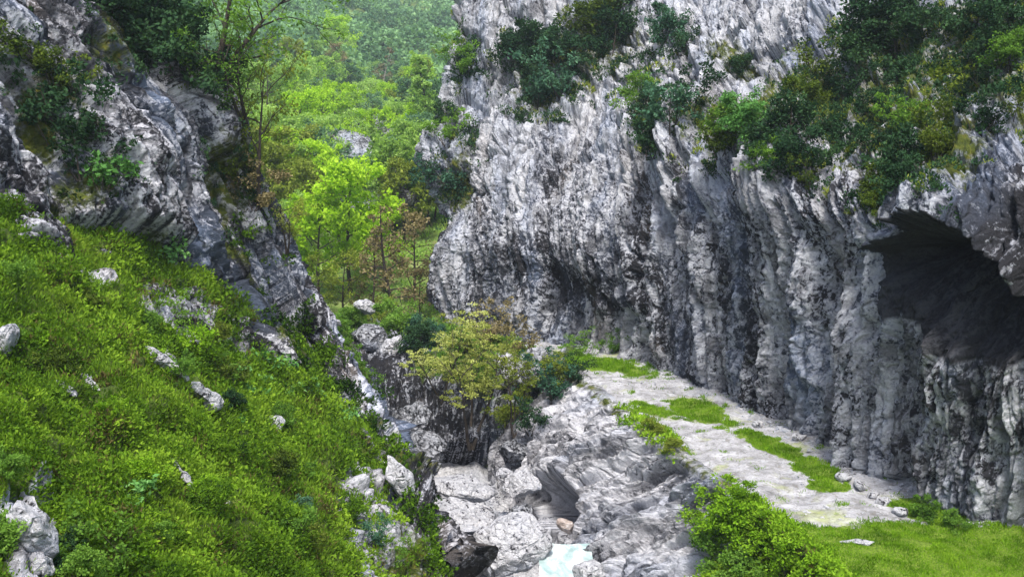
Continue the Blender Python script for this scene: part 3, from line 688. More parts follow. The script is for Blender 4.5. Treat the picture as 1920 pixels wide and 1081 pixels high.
def put_rib(label, a, b, wd, th_, seed):
    (pa, na), (pb, nb) = hit(*a, [slope, left]), hit(*b, [slope, left])
    ax = Vector(pb-pa); x_ = ax.normalized(); n_ = Vector(na+nb).normalized(); y_ = n_.cross(x_).normalized(); z_ = x_.cross(y_)
    o = boulder(label, (0, 0, 0), (ax.length*0.56, wd, th_), BM, (0, 0, 0), seed, 6, 15, 0.9, strata=0.04)
    m_ = Matrix((x_, y_, z_)).transposed().to_4x4(); m_.translation = Vector((pa+pb)*0.5)+n_*(th_*0.15)
    o.matrix_world = m_
put_rib('long thin white rib of rock slanting through the middle of the grassy slope', (268, 642), (350, 712), 0.2, 0.24, 57)
put_rib('short white rib continuing below the long white rib on the slope', (350, 712), (420, 775), 0.26, 0.26, 59)
put_rib('pale rock rib under the ledge at the foot of the left cliff', (290, 595), (345, 640), 0.2, 0.2, 157)
put_rib('thin pale rib low on the slope left of the gorge rim', (325, 860), (385, 935), 0.07, 0.10, 158)
put_rib('pale rib beside the tall white outcrop at the lower left', (30, 920), (85, 1010), 0.10, 0.2, 159)
put_rib('thin pale rib in the middle left of the slope', (150, 690), (205, 745), 0.06, 0.10, 160)
put_rib('thin pale rib in the yellowish grass right of the slope middle', (395, 900), (440, 960), 0.06, 0.09, 161)
p_ = at_z(1608, 1016, 0.14)
boulder('flat white stone lying in the grass beside the path', p_, (0.52, 0.16, 0.07), BM, (0, 0, -4), 71, 5, 8, 0.4)
for k, (x_, y_) in enumerate([(1645, 925), (1672, 938), (1625, 905), (1700, 955), (1590, 890), (1505, 815), (1430, 792)]):
    boulder('fallen pale stone at the foot of the right cliff beside the path', hit(x_, y_, [path])[0]+np.array([-0.25, -0.15, 0.07]), (0.26+0.07*(k % 3), 0.24, 0.19), BM, (0, 0, 40*k), 80+k, 4, group='fallen stones at the cliff foot')
# pool
wx, wy = np.meshgrid(np.linspace(-1.1, 0.9, 140), np.linspace(-4.0, 1.9, 140))
pc = at(1068, 1062, 34.2)
wz = 0.05*fbm(wx*1.2, wy*0.8, 1, 3)+0.10*np.clip(wy, -1, 3)*0.6
me = mesh_np('stream', np.stack([wx+pc[0], wy+pc[1], wz+pc[2]], -1), grid_faces(140, 140), True)
m, t, out = new_mat('stream_water')
tc = t.nodes.new('ShaderNodeTexCoord').outputs['Object']
n1 = noise(t, tc, 1.6, 5, 0.6, 0.8, (1, 0.5, 1))
c = ramp(t, n1, [(0.35, (0.22, 0.32, 0.31)), (0.50, (0.36, 0.44, 0.43)), (0.62, (0.62, 0.66, 0.65))])
p = N_(t, 'ShaderNodeBsdfPrincipled', i_Roughness=0.25); t.links.new(c, p.inputs['Base Color'])
b = N_(t, 'ShaderNodeBump', i_Strength=0.5, i_Distance=0.08); t.links.new(noise(t, tc, 4, 4, 0.6, 0.5), b.inputs['Height']); t.links.new(b.outputs[0], p.inputs['Normal'])
t.links.new(p.outputs[0], out.inputs[0])
struct('stream', me, m, 'pale turquoise pool of the stream at the bottom of the gorge')
# stream bed under the boulders
bx, by = np.meshgrid(np.linspace(-9, 7, 260), np.linspace(22, 54, 300))
bz = np.interp(by, [20, 30, 34, 37, 40, 43, 46, 54], [-7.2, -6.6, -6.0, -5.7, -5.0, -5.0, -5.6, -4.6])+0.25*billow(bx*0.7, by*0.5, 3, 4)+0.5*fbm(bx*0.3, by*0.3, 5, 3)
bz -= 0.6*np.exp(-(((bx-pc[0])/1.2)**2+((by-pc[1])/2.5)**2))
me = mesh_np('stream_bed', np.stack([bx, by, bz], -1), grid_faces(300, 260), True, {'moss': 0*bx}, np.stack([bx, by, bz], -1))
struct('stream_bed', me, M['boulder'], 'pale rocky bed of the stream')

# ================================================================== VEGETATION
def leafs(C, A, L, W, rng, upb=1.4):
    """rhombic folded leaves: centres C, long axes A, lengths L, widths W"""
    n = len(C)
    A = A/np.maximum(np.linalg.norm(A, axis=1), 1e-6)[:, None]
    Q = rng.normal(size=(n, 3))+np.array([0, 0, upb]); B = np.cross(A, Q); B /= np.maximum(np.linalg.norm(B, axis=1), 1e-6)[:, None]
    Nn = np.cross(A, B)
    L = np.broadcast_to(L, (n,))[:, None]; W = np.broadcast_to(W, (n,))[:, None]
    V = np.stack([C-A*L*.5, C+B*W*.5+Nn*W*.12, C+A*L*.5, C-B*W*.5+Nn*W*.12], 1).reshape(-1, 3)
    return V, np.arange(4*n).reshape(n, 4)
def tube(pts, rad, k=6):
    pts = np.array(pts); n = len(pts)
    T = np.gradient(pts, axis=0); T /= np.maximum(np.linalg.norm(T, axis=1), 1e-6)[:, None]
    ref = np.array([0.31, 0.95, 0.05]); B = np.cross(T, ref); B /= np.maximum(np.linalg.norm(B, axis=1), 1e-6)[:, None]; C = np.cross(T, B)
    a = np.linspace(0, 2*math.pi, k, endpoint=False)
    ring = pts[:, None]+np.array(rad)[:, None, None]*(np.cos(a)[None, :, None]*B[:, None]+np.sin(a)[None, :, None]*C[:, None])
    i = np.arange(n*k).reshape(n, k)
    f = np.stack([i[:-1], np.roll(i[:-1], -1, 1), np.roll(i[1:], -1, 1), i[1:]], -1).reshape(-1, 4)
    return ring.reshape(-1, 3), f
def join(parts):
    V, Fs, o = [], [], 0
    for v, f in parts: V.append(v); Fs.append(f+o); o += len(v)
    return np.concatenate(V), np.concatenate(Fs)
def limb(p, d, L, r0, r1, rng, n=6, wig=0.12, up=0.0):
    pts = [np.array(p, float)]; d = np.array(d, float); d /= np.linalg.norm(d)
    for i in range(n):
        d = d+rng.normal(size=3)*wig+np.array([0, 0, up]); d /= np.linalg.norm(d)
        pts.append(pts[-1]+d*L/n)
    return np.array(pts), np.linspace(r0, r1, n+1)
def make_tree(seed, H=10, cr=4.0, base=0.3, prof='round', limbs=12, subs=4, leaves=3000, leaf=0.35, clus=0.8, stems=1, trunk_r=None, lean=(0, 0), flat=0.7, sparse=1.0, spread_stem=0.35):
    rng = np.random.RandomState(seed)
    wood, tips = [], []
    tr = trunk_r or H*0.018
    for sidx in range(stems):
        a0 = rng.uniform(0, 6.28)+sidx*6.28/stems
        dirn = np.array([math.cos(a0)*spread_stem*(stems > 1)+lean[0], math.sin(a0)*spread_stem*(stems > 1)+lean[1], 1.0])
        hs = H*(0.92 if sidx == 0 else rng.uniform(0.65, 0.9))
        tp, trd = limb((math.cos(a0)*0.1*(stems > 1), math.sin(a0)*0.1*(stems > 1), -0.3), dirn, hs, tr, tr*0.15, rng, 10, 0.06, 0.03)
        wood.append(tube(tp, trd, 7))
        nl = max(3, limbs//stems)
        for j in range(nl):
            t = base+(1-base)*((j+rng.uniform(0, 0.9))/nl)
            i = t*10; k = min(int(i), 9); p = tp[k]+(tp[k+1]-tp[k])*(i-k)
            q = (t-base)/(1-base)
            if prof == 'round': w_ = math.sqrt(max(0.06, 1-(2*q-0.85)**2/1.35))
            elif prof == 'cone': w_ = 1.05-0.88*q
            elif prof == 'dome': w_ = math.sqrt(max(0.05, 1-(q*0.95)**2))
            else: w_ = 0.55+0.5*q
            a = j*2.4+rng.uniform(-.6, .6)
            L = cr*w_*rng.uniform(0.7, 1.15)
            el = {'round': 0.45, 'cone': 0.15, 'dome': 0.35, 'vase': 0.9}[prof]+rng.uniform(-.2, .25)
            lp, lr = limb(p, (math.cos(a), math.sin(a), el), L, tr*0.42*(1-0.5*q), tr*0.07, rng, 6, 0.16, 0.03)
            wood.append(tube(lp, lr, 5)); tips.append((lp[-1], 1.0)); tips.append((lp[4], .8))
            for s_ in range(subs):
                kk = rng.randint(2, 6); dd = (lp[kk]-lp[kk-1]); dd = dd/np.linalg.norm(dd)+rng.normal(size=3)*0.75; dd[2] += 0.12
                sp, sr = limb(lp[kk], dd, L*rng.uniform(0.25, 0.5), tr*0.14, tr*0.04, rng, 4, 0.2, 0.02)
                wood.append(tube(sp, sr, 4)); tips.append((sp[-1], 1.0)); tips.append((sp[2], .6))
        tips.append((tp[-1], 1.0))
    T = np.array([t[0] for t in tips]); wt = np.array([t[1] for t in tips]); wt *= rng.uniform(0.4, 1.3, len(wt)); keep = rng.rand(len(wt)) < sparse; wt = wt*keep+1e-6
    n = leaves
    ci = rng.choice(len(T), n, p=wt/wt.sum())
    rv = rng.normal(size=(n, 3)); rv /= np.linalg.norm(rv, axis=1)[:, None]
    rad = clus*rng.uniform(0.15, 1, n)**0.6*rng.uniform(0.6, 1.25, len(T))[ci]
    off = rv*rad[:, None]; off[:, 2] *= flat
    C = T[ci]+off
    A = off*0.6+rng.normal(size=(n, 3))*clus*0.5; A[:, 2] -= 0.05*clus
    Lf = leaf*rng.uniform(0.6, 1.35, n)
    lv, lf = leafs(C, A, Lf, Lf*rng.uniform(0.45, 0.75, n), rng)
    tint = np.clip(rng.normal(0.5, 0.16, n)+0.20*(rng.rand(len(T))[ci]-0.5), 0, 1)
    wv, wf = join(wood)
    return (wv, wf), (lv, lf, np.repeat(tint, 4))
_cache = {}
KINDS = {
 'round':  dict(H=10, cr=4.2, base=0.28, prof='round', limbs=16, subs=4, leaves=5200, leaf=0.34, clus=0.85),
 'tall':   dict(H=13, cr=2.3, base=0.12, prof='cone', limbs=24, subs=3, leaves=5200, leaf=0.30, clus=0.60),
 'airy':   dict(H=10, cr=3.4, base=0.22, prof='round', limbs=16, subs=4, leaves=1900, leaf=0.30, clus=0.75, sparse=0.8),
 'thin':   dict(H=9, cr=2.2, base=0.2, prof='cone', limbs=18, subs=4, leaves=900, leaf=0.22, clus=0.45, sparse=0.6),
 'bush':   dict(H=2.2, cr=1.25, base=0.05, prof='dome', limbs=18, subs=3, leaves=3600, leaf=0.14, clus=0.36, stems=3, trunk_r=0.035),
 'scrub':  dict(H=1.7, cr=1.4, base=0.05, prof='vase', limbs=15, subs=3, leaves=1500, leaf=0.13, clus=0.30, stems=4, trunk_r=0.03, sparse=0.75, spread_stem=0.7),
 'mid':    dict(H=7.2, cr=3.3, base=0.46, prof='vase', limbs=20, subs=5, leaves=4600, leaf=0.17, clus=0.46, stems=3, trunk_r=0.12, flat=0.34, spread_stem=0.28, sparse=0.72),
 'crag':   dict(H=5.5, cr=3.0, base=0.25, prof='vase', limbs=14, subs=5, leaves=2000, leaf=0.14, clus=0.42, stems=2, trunk_r=0.11, sparse=0.65, spread_stem=0.4),
 'fern':   dict(H=0.5, cr=0.42, base=0.02, prof='vase', limbs=12, subs=2, leaves=420, leaf=0.11, clus=0.13, stems=4, trunk_r=0.01, spread_stem=0.9),
}
def variant(kind, v):
    if (kind, v) not in _cache:
        (wv, wf), (lv, lf, ti) = make_tree(1000+hash_(kind)*17+v*31, **KINDS[kind])
        _cache[(kind, v)] = (mesh_np('trunk', wv, wf, True), (lv, lf, ti), {})
    return _cache[(kind, v)]
def hash_(s_): return sum(ord(c)*(i+3) for i, c in enumerate(s_)) % 97
PARTS = {'tree': ('trunk', 'crown'), 'bush': ('stems', 'foliage'), 'plant': ('stalks', 'leaves')}
_cnt = [0]
def spawn(kind, matname, p, label, cat, name, sc=1.0, group=None, tilt=(0, 0), bark='bark', rz=None, v=None):
    _cnt[0] += 1; k = _cnt[0]
    v = (k*7) % 4 if v is None else v
    wme, (lv, lf, ti), by = variant(kind, v)
    kb = ('w', bark)
    if kb not in by:
        wm = wme.copy(); wm.materials.append(M[bark]); by[kb] = wm
    if matname not in by:
        lm = mesh_np('crown', lv, lf, False, {'tint': ti}); lm.materials.append(M[matname]); by[matname] = lm
    e = thing(name, p, label, cat, group, rz if rz is not None else (k*2.399) % 6.283, sc, tilt)
    pn = PARTS['tree' if cat == 'tree' else 'plant' if cat == 'plant' else 'bush']
    o1 = link(pn[0], by[kb], None, e); o2 = link(pn[1], by[matname], None, e)
    return e
def valley_spot(px, py, up):
    for D in np.arange(58, 420, 0.5):
        x = (px-CX)/F*D*1.0
        z = float(ground_z(np.array([x]), np.array([D]))[0])
        q = project(np.array([x, D, z+up]))
        if q[1] <= py: return np.array([x, D, z])
    return np.array([x, D, z])
M['fresh_valley'] = leaf_mat('leaf_fresh_valley', (0.11, 0.20, 0.04), (0.28, 0.44, 0.10), (0.46, 0.60, 0.19), 0.5)
M['blue_valley'] = leaf_mat('leaf_blue_valley', (0.05, 0.11, 0.06), (0.11, 0.21, 0.11), (0.22, 0.34, 0.19), 0.4)
VT = [
 # kind, leaf, px, py (crown centre), height, label
 ('round','lime',655,405,11.5,'bright lime green round tree, the largest crown low in the valley'),
 ('round','lime',592,450,9,'lime green tree on the near valley floor beside the left cliff edge'),
 ('airy','fresh_valley',548,440,8,'loose green tree half hidden by the left cliff edge, low in the valley'),
 ('round','lime',700,440,7,'small lime green tree just left of the brown thin trees'),
 ('round','olive',572,372,9,'yellow tinged tree behind the crag tree on the left cliff rim'),
 ('airy','brown',690,510,6.5,'thin brownish tree with few leaves standing below the big lime tree'),
 ('airy','brown',775,470,8,'brownish half bare tree against the dark edge of the right cliff'),
 ('airy','olive',640,520,6,'olive green scrubby tree under the big lime tree'),
 ('thin','brown',742,470,11,'tall dark thin tree with a bare straight trunk near the right cliff edge'),
 ('airy','olive',600,530,5.5,'low olive green tree next to the foot of the left cliff'),
 ('airy','brown',785,540,4.5,'small rusty brown tree at the very foot of the right cliff edge'),
 ('round','fresh_valley',626,268,10,'dark centred green tree above the grey scree'),
 ('bush','dark',600,300,7,'dark green bushy tree left of the grey scree'),
 ('airy','blue_valley',690,300,6,'blue green scrubby tree growing among grey rocks, on their left'),
 ('round','blue_valley',738,315,5.5,'blue green scrubby tree growing among grey rocks, beside the right cliff'),
 ('airy','blue_valley',705,345,4.5,'low grey green scrub tree in the middle of the grey rocks'),
 ('round','lime',565,230,11,'lime green round tree on the valley side left of the dark centred tree'),
 ('round','lime',610,215,11,'lime green round tree above the dark centred tree'),
 ('round','lime',660,205,11,'lime green round tree straight below the pale bare tree'),
 ('round','fresh_valley',745,235,9,'deep green round tree near the right cliff, under the pinkish bare tree'),
 ('round','lime',705,250,9,'lime green tree just left of the deep green round tree'),
 ('round','lime',775,255,9,'lime green tree between the tall conical tree and the grey rocks'),
 ('tall','fresh_valley',812,185,17,'tall conical green tree against the right cliff edge'),
 ('airy','olive',776,140,12,'yellow green loose tree left of the tall conical tree'),
 ('airy','brown',770,180,9,'pinkish bare tree beside the tall conical tree'),
 ('thin','brown',722,130,15,'pale bare tall tree in the middle of the hillside'),
 ('round','fresh_valley',525,255,10,'green tree on the valley side seen through the crag tree branches'),
 ('round','fresh_valley',560,175,12,'pale green round tree on the hillside left of centre'),
 ('round','fresh_valley',607,150,12,'pale green round tree on the hillside straight above the lime trees'),
 ('round','blue_valley',655,165,11,'blue green tree left of the pale bare tall tree'),
 ('round','fresh_valley',690,185,10,'small pale green tree at the foot of the pale bare tall tree'),
 ('round','lime',640,70,14,'bright lime tree high on the hillside'),
 ('round','fresh_valley',505,180,12,'green hillside tree behind the dark branches of the crag tree'),
 ('airy','brown',640,118,12,'greyish brown leafless tree on the upper hillside'),
 ('round','lime',735,195,10,'bright green tree right of the pale bare tall tree'),
 ('round','fresh_valley',540,330,9,'green tree behind the upright crag tree on the left cliff rim'),
 ('airy','lime',500,310,10,'light green loose tree right behind the left cliff rim'),
 ('round','fresh_valley',620,350,6,'small green tree between the big lime tree and the grey scree'),
 ('round','lime',660,330,5,'small bright tree at the left end of the grey rocks'),
]
for kind, lf, px_, py_, H, lab in VT:
    p_ = valley_spot(px_, py_, H*0.58)
    k0 = KINDS[kind]['H']
    spawn(kind, lf, p_, lab, 'tree', 'thin_tree' if kind == 'thin' else 'conical_tree' if kind == 'tall' else 'broadleaf_tree', H/k0,
          bark='pale_bark' if 'pale bare' in lab else 'bark')
# fill the hillside with further single trees (nothing tells these apart at this distance)
rf = random.Random(5)
nfill = 0
while nfill < 120:
    D = rf.uniform(95, 260); px_ = rf.uniform(440, 850)
    x = (px_-CX)/F*D; z = float(ground_z(np.array([x]), np.array([D]))[0])
    far = D > 150
    spawn(rf.choice(['round', 'round', 'airy']), rf.choice(['fresh_valley', 'fresh_valley', 'blue_valley', 'lime', 'olive', 'fresh_valley']), np.array([x, D, z]),
          'green tree in the mixed wood that covers the hillside behind the gorge', 'tree', 'broadleaf_tree', rf.uniform(0.6, 1.05), 'trees in the hillside wood')
    nfill += 1
# far wood: crowns of the ridge that read as one mass
rng = np.random.RandomState(11)
nc = 2600
D = 230*np.exp(rng.uniform(0, 1, nc)*1.25); pxs = rng.uniform(380, 980, nc)
x = (pxs-CX)/F*D; z = ground_z(x, D)
cs = rng.uniform(2.6, 5.2, nc)
nl = 190
ci = np.repeat(np.arange(nc), nl)
rv = rng.normal(size=(nc*nl, 3)); rv /= np.linalg.norm(rv, axis=1)[:, None]; rv[:, 2] = np.abs(rv[:, 2])*1.25-0.1
C = np.stack([x, D, z], 1)[ci]+rv*cs[ci][:, None]*rng.uniform(0.7, 1.05, nc*nl)[:, None]+np.array([0, 0, 1.0])
lv, lf = leafs(C, rng.normal(size=(nc*nl, 3)), cs[ci]*0.27, cs[ci]*0.22, rng)
tint = np.clip(rng.rand(nc)[ci]*0.62+rng.rand(nc*nl)*0.36, 0, 1)
M['farwood'] = leaf_mat('leaf_far_wood', (0.07, 0.15, 0.07), (0.22, 0.38, 0.16), (0.44, 0.58, 0.26), 0.4, 0.02)
fw = link('far_wood', mesh_np('far_wood', lv, lf, False, {'tint': np.repeat(tint, 4)}), M['farwood'])
tag(fw, 'distant wood covering the ridge at the head of the valley', 'wood', None, 'stuff')
# grey scree rocks among the valley scrub
for k, (px_, py_, sz, lab) in enumerate([(642, 318, 4.0, 'grey scree rock left of the blue green scrub trees'), (668, 312, 3.0, 'pale scree rock at the left foot of the blue green scrub trees'),
    (722, 378, 3.2, 'pale grey rock just above the tall dark thin tree'), (745, 392, 2.4, 'grey rock between the tall dark thin tree and the right cliff'), (700, 362, 2.6, 'grey rock below the low grey green scrub tree'), (725, 262, 3.4, 'flat grey rock under the deep green round tree')]):
    boulder(lab, valley_spot(px_, py_, sz*0.7)+np.array([0, -3.0, 0.9*sz]), (sz*1.7, sz*1.2, sz*1.1), BM if 'pale' in lab else GM, (0, 0, 37*k), 120+k, 5)

# ---- bushes on the cliffs ---------------------------------------------------------
def on_cliff(kind, leaf, px_, py_, size, lab, surfs, cat='bush', name='bush', out=0.35, group=None, **kw):
    p_, n_ = hit(px_, py_, surfs)
    if p_ is None: return
    k0 = KINDS[kind]['H']; scl = size/k0
    n_ = n_*out+np.array([0, 0, 1.0]); n_ /= np.linalg.norm(n_)
    q = Vector((0, 0, 1)).rotation_difference(Vector(n_)).to_euler()
    e = spawn(kind, leaf, p_-n_*0.12*size, lab, cat, name, scl, group, (q.x, q.y), **kw)
    return e
RB = [
 # upper left group on the right cliff
 ('bush','dark',965,110,3.2,'dark green bush at the left end of the upper bush cluster on the right cliff'),
 ('bush','dark',1020,95,3.6,'dark bush second from the left in the upper cluster on the right cliff'),
 ('bush','dark',1075,110,3.4,'dark bush in the middle of the upper cluster on the right cliff'),
 ('bush','moss_green',1105,70,4.0,'mid green bush on top of the upper cluster on the right cliff'),
 ('bush','dark',1140,95,3.6,'dark bush at the right end of the upper cluster on the right cliff'),
 ('bush','dark',1125,40,3.2,'dark bush at the top right of the upper cluster on the right cliff'),
 ('scrub','blue',1010,185,2.6,'grey green scrub hanging below the upper cluster on the right cliff'),
 ('scrub','blue',1050,165,2.8,'grey green scrub directly under the middle of the upper cluster'),
 ('bush','dark',1000,150,2.4,'low dark bush under the left end of the upper cluster'),
 # by the pale upper ledges
 ('bush','blue',1245,70,2.8,'blue green bush alone on the pale upper rock right of the upper cluster'),
 ('scrub','dark',1285,100,2.0,'dark scrub just right of the lone blue green bush'),
 ('bush','dark',1380,140,1.8,'small dark bush in a niche of the pale upper rock'),
 # hollow in the middle
 ('bush','fresh',1195,180,2.0,'bright green bush at the top of the hollow in the middle of the right cliff'),
 ('bush','dark',1215,215,2.4,'dark bush in the hollow in the middle of the right cliff, on its left'),
 ('scrub','blue',1260,230,2.8,'grey green scrub in the hollow in the middle of the right cliff, on its right'),
 ('bush','dark',1220,275,2.2,'dark bush at the lower end of the hollow in the middle of the right cliff'),
 ('scrub','dark',1290,200,2.2,'dark scrub on the right rim of the hollow in the middle of the right cliff'),
 # bright ledge bushes
 ('bush','plant',1415,235,2.2,'pale bright green bush on the ledge above the fluted wall'),
 ('bush','fresh',1375,245,2.0,'green bush left of the pale bright green ledge bush'),
 ('scrub','moss_green',1345,275,1.8,'olive scrub at the left end of the ledge above the fluted wall'),
 ('bush','dark',1465,265,2.6,'dark bush right of the pale bright green ledge bush'),
 ('bush','dark',1480,315,2.2,'dark drooping bush below the ledge above the fluted wall'),
 ('bush','fresh',1445,300,1.6,'small green bush under the pale bright green ledge bush'),
 ('scrub','moss_green',1510,350,1.3,'small yellowish scrub on the brow of the fluted wall'),
 # large mass upper right
 ('scrub','moss_green',1530,130,2.8,'loose olive scrub at the upper left of the big green mass on the right cliff'),
 ('bush','moss_green',1525,190,2.4,'olive bush at the left edge of the big green mass on the right cliff'),
 ('bush','dark',1640,50,4.2,'large dark bush at the top edge of the picture left of the diagonal white rib'),
 ('bush','dark',1690,90,3.8,'large dark bush under the top dark bush, left of the diagonal white rib'),
 ('bush','dark',1610,100,2.8,'dark bush on the left flank of the top dark bush'),
 ('scrub','dark',1660,150,2.4,'dark scrub below the large dark bushes left of the diagonal white rib'),
 ('scrub','dark',1590,185,2.4,'deep green scrub in the middle left of the big green mass'),
 ('scrub','dark',1640,210,2.2,'dark scrub in the centre of the big green mass'),
 ('scrub','dark',1570,250,2.2,'dark scrub among white stones at the lower left of the big green mass'),
 ('scrub','dark',1640,265,2.0,'dark scrub among white stones at the lower middle of the big green mass'),
 ('bush','dark',1690,310,2.6,'dark bush hanging over the brow left of the cave'),
 ('bush','moss_green',1655,350,1.6,'yellow green bush on the brow left of the cave'),
 ('bush','moss_green',1640,385,1.2,'small yellow green bush just over the left end of the cave roof'),
 ('bush','dark',1670,345,1.8,'dark green low bush between the two yellow green brow bushes'),
 ('scrub','fresh',1700,230,1.8,'green scrub on the right side of the big green mass'),
 ('scrub','moss_green',1780,240,2.2,'olive scrub right of the big green mass, above the cave'),
 ('bush','moss_green',1755,290,1.6,'yellowish bush along the diagonal brow above the cave'),
 ('scrub','dark',1790,60,3.0,'green scrub right of the diagonal white rib near the top edge'),
 ('bush','dark',1840,40,3.2,'dark bush near the top edge, right of the diagonal white rib'),
 ('bush','dark',1890,70,2.8,'dark bush near the top right corner'),
 ('bush','fresh',1895,110,2.0,'bright green bush at the right edge below the top right corner'),
 ('scrub','dark',1790,130,2.4,'dark scrub under the green scrub right of the diagonal white rib'),
 ('scrub','dark',1850,150,2.0,'dark scrub under the bright green bush at the right edge'),
 ('scrub','dark',1840,230,1.8,'brownish dark scrub in the gully above the cave'),
 ('scrub','moss_green',1905,215,1.4,'olive scrub at the right edge above the cave'),
 # left silhouette of the right cliff
 ('scrub','blue',855,345,3.0,'grey green scrub in the shaded corner of the right cliff'),
 ('scrub','fresh',835,255,2.4,'green scrub on the left edge of the right cliff'),
 ('bush','dark',850,225,2.0,'small dark bush on the left edge of the right cliff, under the white rock'),
 ('scrub','fresh',862,115,2.4,'green scrub on the left edge of the right cliff near the top'),
 # foot of the wall
 ('bush','fresh',1740,968,0.9,'low green bush at the wall foot beside the grass at the right'),
 ('bush','fresh',1800,985,0.8,'low green bush at the wall foot near the right edge'),
 ('scrub','fresh',1140,655,1.2,'green scrub at the far end of the path against the wall'),
 ('scrub','fresh',1090,660,1.3,'green scrub left of the far end of the path'),
]
for kind, lf, px_, py_, sz, lab in RB:
    if px_ > 1500 and py_ < 400: sz *= 0.78
    on_cliff(kind, lf, px_, py_, sz, lab, [right, path], 'bush', 'scrub_bush' if kind == 'scrub' else 'bush')
LB = [
 ('bush','dark',215,20,3.0,'dark bush at the top edge on the left cliff'),
 ('bush','dark',265,45,2.6,'dark bush right of the top edge bush on the left cliff'),
 ('bush','dark',380,25,3.4,'dark bush on the crest of the left cliff near the top edge'),
 ('bush','dark',415,85,3.4,'dark bush on the crest of the left cliff at the foot of the crag tree'),
 ('bush','dark',430,150,2.2,'dark bush on the crest below the crag tree'),
 ('scrub','dark',90,215,2.2,'dark scrub in the gully of the left cliff, uppermost'),
 ('scrub','dark',115,270,2.2,'dark scrub in the gully of the left cliff, second from the top'),
 ('scrub','dark',150,310,2.0,'dark scrub in the gully of the left cliff beside the bright leafy plant'),
 ('scrub','moss_green',85,110,1.6,'olive scrub in the upper gully of the left cliff'),
 ('scrub','moss_green',110,165,1.4,'small olive scrub in the gully of the left cliff'),
 ('scrub','moss_green',445,330,1.5,'mossy olive scrub on the crest of the left cliff'),
 ('scrub','brown',480,380,1.5,'brown scrub at the foot of the upright crag tree'),
]
for kind, lf, px_, py_, sz, lab in LB:
    on_cliff(kind, lf, px_, py_, sz, lab, [left], 'bush', 'scrub_bush' if kind == 'scrub' else 'bush')
for px_, py_, sz, lab in [(200,325,0.9,'bright green leafy plant in the gully of the left cliff'), (320,460,0.9,'bright leafy plant under the dark overhang of the left cliff'),
    (440,705,0.8,'pale green broad leafy plant in the grass below the left cliff'), (462,735,0.6,'small pale green plant beside the broad leafy plant below the left cliff'),
    (565,738,0.9,'light green leafy plant close to the gorge rim'), (505,672,0.8,'light green plant at the foot of the left cliff near the rim'), (455,790,0.6,'light green plant below the short pale rib'), (640,770,0.8,'yellowish green plant on the gorge rim'), (250,935,0.5,'yellow green fern in the lower left grass')]:
    on_cliff('fern', 'plant', px_, py_, sz, lab, [left, slope], 'plant', 'leafy_plant', 0.5)
# trees rooted on the crest of the left cliff
p_, n_ = hit(440, 120, [left])
spawn('crag', 'fresh', p_-np.array([0, 0, .3]), 'crag tree with long dark bare limbs reaching right from the crest of the left cliff', 'tree', 'crag_tree', (1.5, 1.5, 1.15), tilt=(0, R(38)), v=0, rz=0)
p_, n_ = hit(485, 365, [left])
spawn('crag', 'olive', p_-np.array([0, 0, .3]), 'upright crag tree with forked trunk on the rim of the left cliff', 'tree', 'crag_tree', (0.85, 0.85, 1.15), tilt=(0, R(8)), v=1)
p_, n_ = hit(470, 215, [left])
spawn('crag', 'fresh', p_-np.array([0, 0, .3]), 'small light green crag tree between the two larger crag trees', 'tree', 'crag_tree', 0.8, tilt=(0, R(20)), v=2)
p_, n_ = hit(545, 460, [left])
spawn('crag', 'olive', p_-np.array([0, 0, .3]), 'lowest crag tree on the rim of the left cliff', 'tree', 'crag_tree', 0.5, tilt=(0, R(15)), v=3)
# trees and bushes on the bank
def on_bank(kind, leaf, px_, py_, size, lab, cat, name, **kw):
    p_, n_ = hit(px_, py_, [bank, buttress, path]); k0 = KINDS[kind]['H']
    spawn(kind, leaf, p_-np.array([0, 0, 0.12*size/3]), lab, cat, name, size/k0, **kw)
on_bank('mid', 'yellow', 885, 830, 6.0, 'yellow green tree with two thin dark stems above the dark hollow', 'tree', 'multi_stem_tree', v=0)
on_bank('mid', 'olive', 960, 805, 4.2, 'olive tree right behind the yellow green tree', 'tree', 'multi_stem_tree', v=1)
on_bank('mid', 'yellow', 830, 740, 4.2, 'pale yellow tree left behind the yellow green tree', 'tree', 'multi_stem_tree', v=2)
for kind, lf, px_, py_, sz, lab in [
 ('bush','fresh',755,628,2.8,'deep green bush behind the white leaning wedge of rock'), ('bush','blue',800,632,2.2,'blue green bush at the foot of the right cliff corner'),
 ('bush','dark',780,660,2.0,'dark bush right of the white leaning wedge'), ('bush','fresh',650,610,1.8,'green bush left of the rounded pale boulder'),
 ('bush','fresh',620,650,2.0,'green bush on the rim side of the bank'), ('scrub','fresh',650,700,1.8,'green scrub below the grey mossy boulder'),
 ('scrub','blue',1030,745,1.9,'grey green scrub on the knoll left of the path edge'), ('bush','olive',1060,715,1.8,'olive bush on top of the knoll at the path end'),
 ('scrub','dark',1085,705,1.2,'dark low scrub at the path end'), ('scrub','blue',1000,735,2.0,'grey green scrub in the middle of the knoll'),
 ('scrub','brown',920,640,2.0,'dry brown scrub against the wall foot behind the tree'), ('scrub','brown',985,650,1.8,'dry brown scrub at the wall foot left of the path end'),
 ('scrub','olive',940,800,1.8,'olive scrub over the right side of the dark hollow'), ('scrub','dark',990,800,1.5,'dark scrub above the rounded dark rock'),
 ('scrub','fresh',690,750,1.6,'green scrub on the rim left of the leaning grey slab'), ('scrub','olive',720,590,1.5,'olive scrub under the brown thin trees'),
 ('bush','fresh',870,650,1.9,'light green bush directly below the right cliff corner')]:
    on_bank(kind, lf, px_, py_, sz, lab, 'bush', 'scrub_bush' if kind == 'scrub' else 'bush')
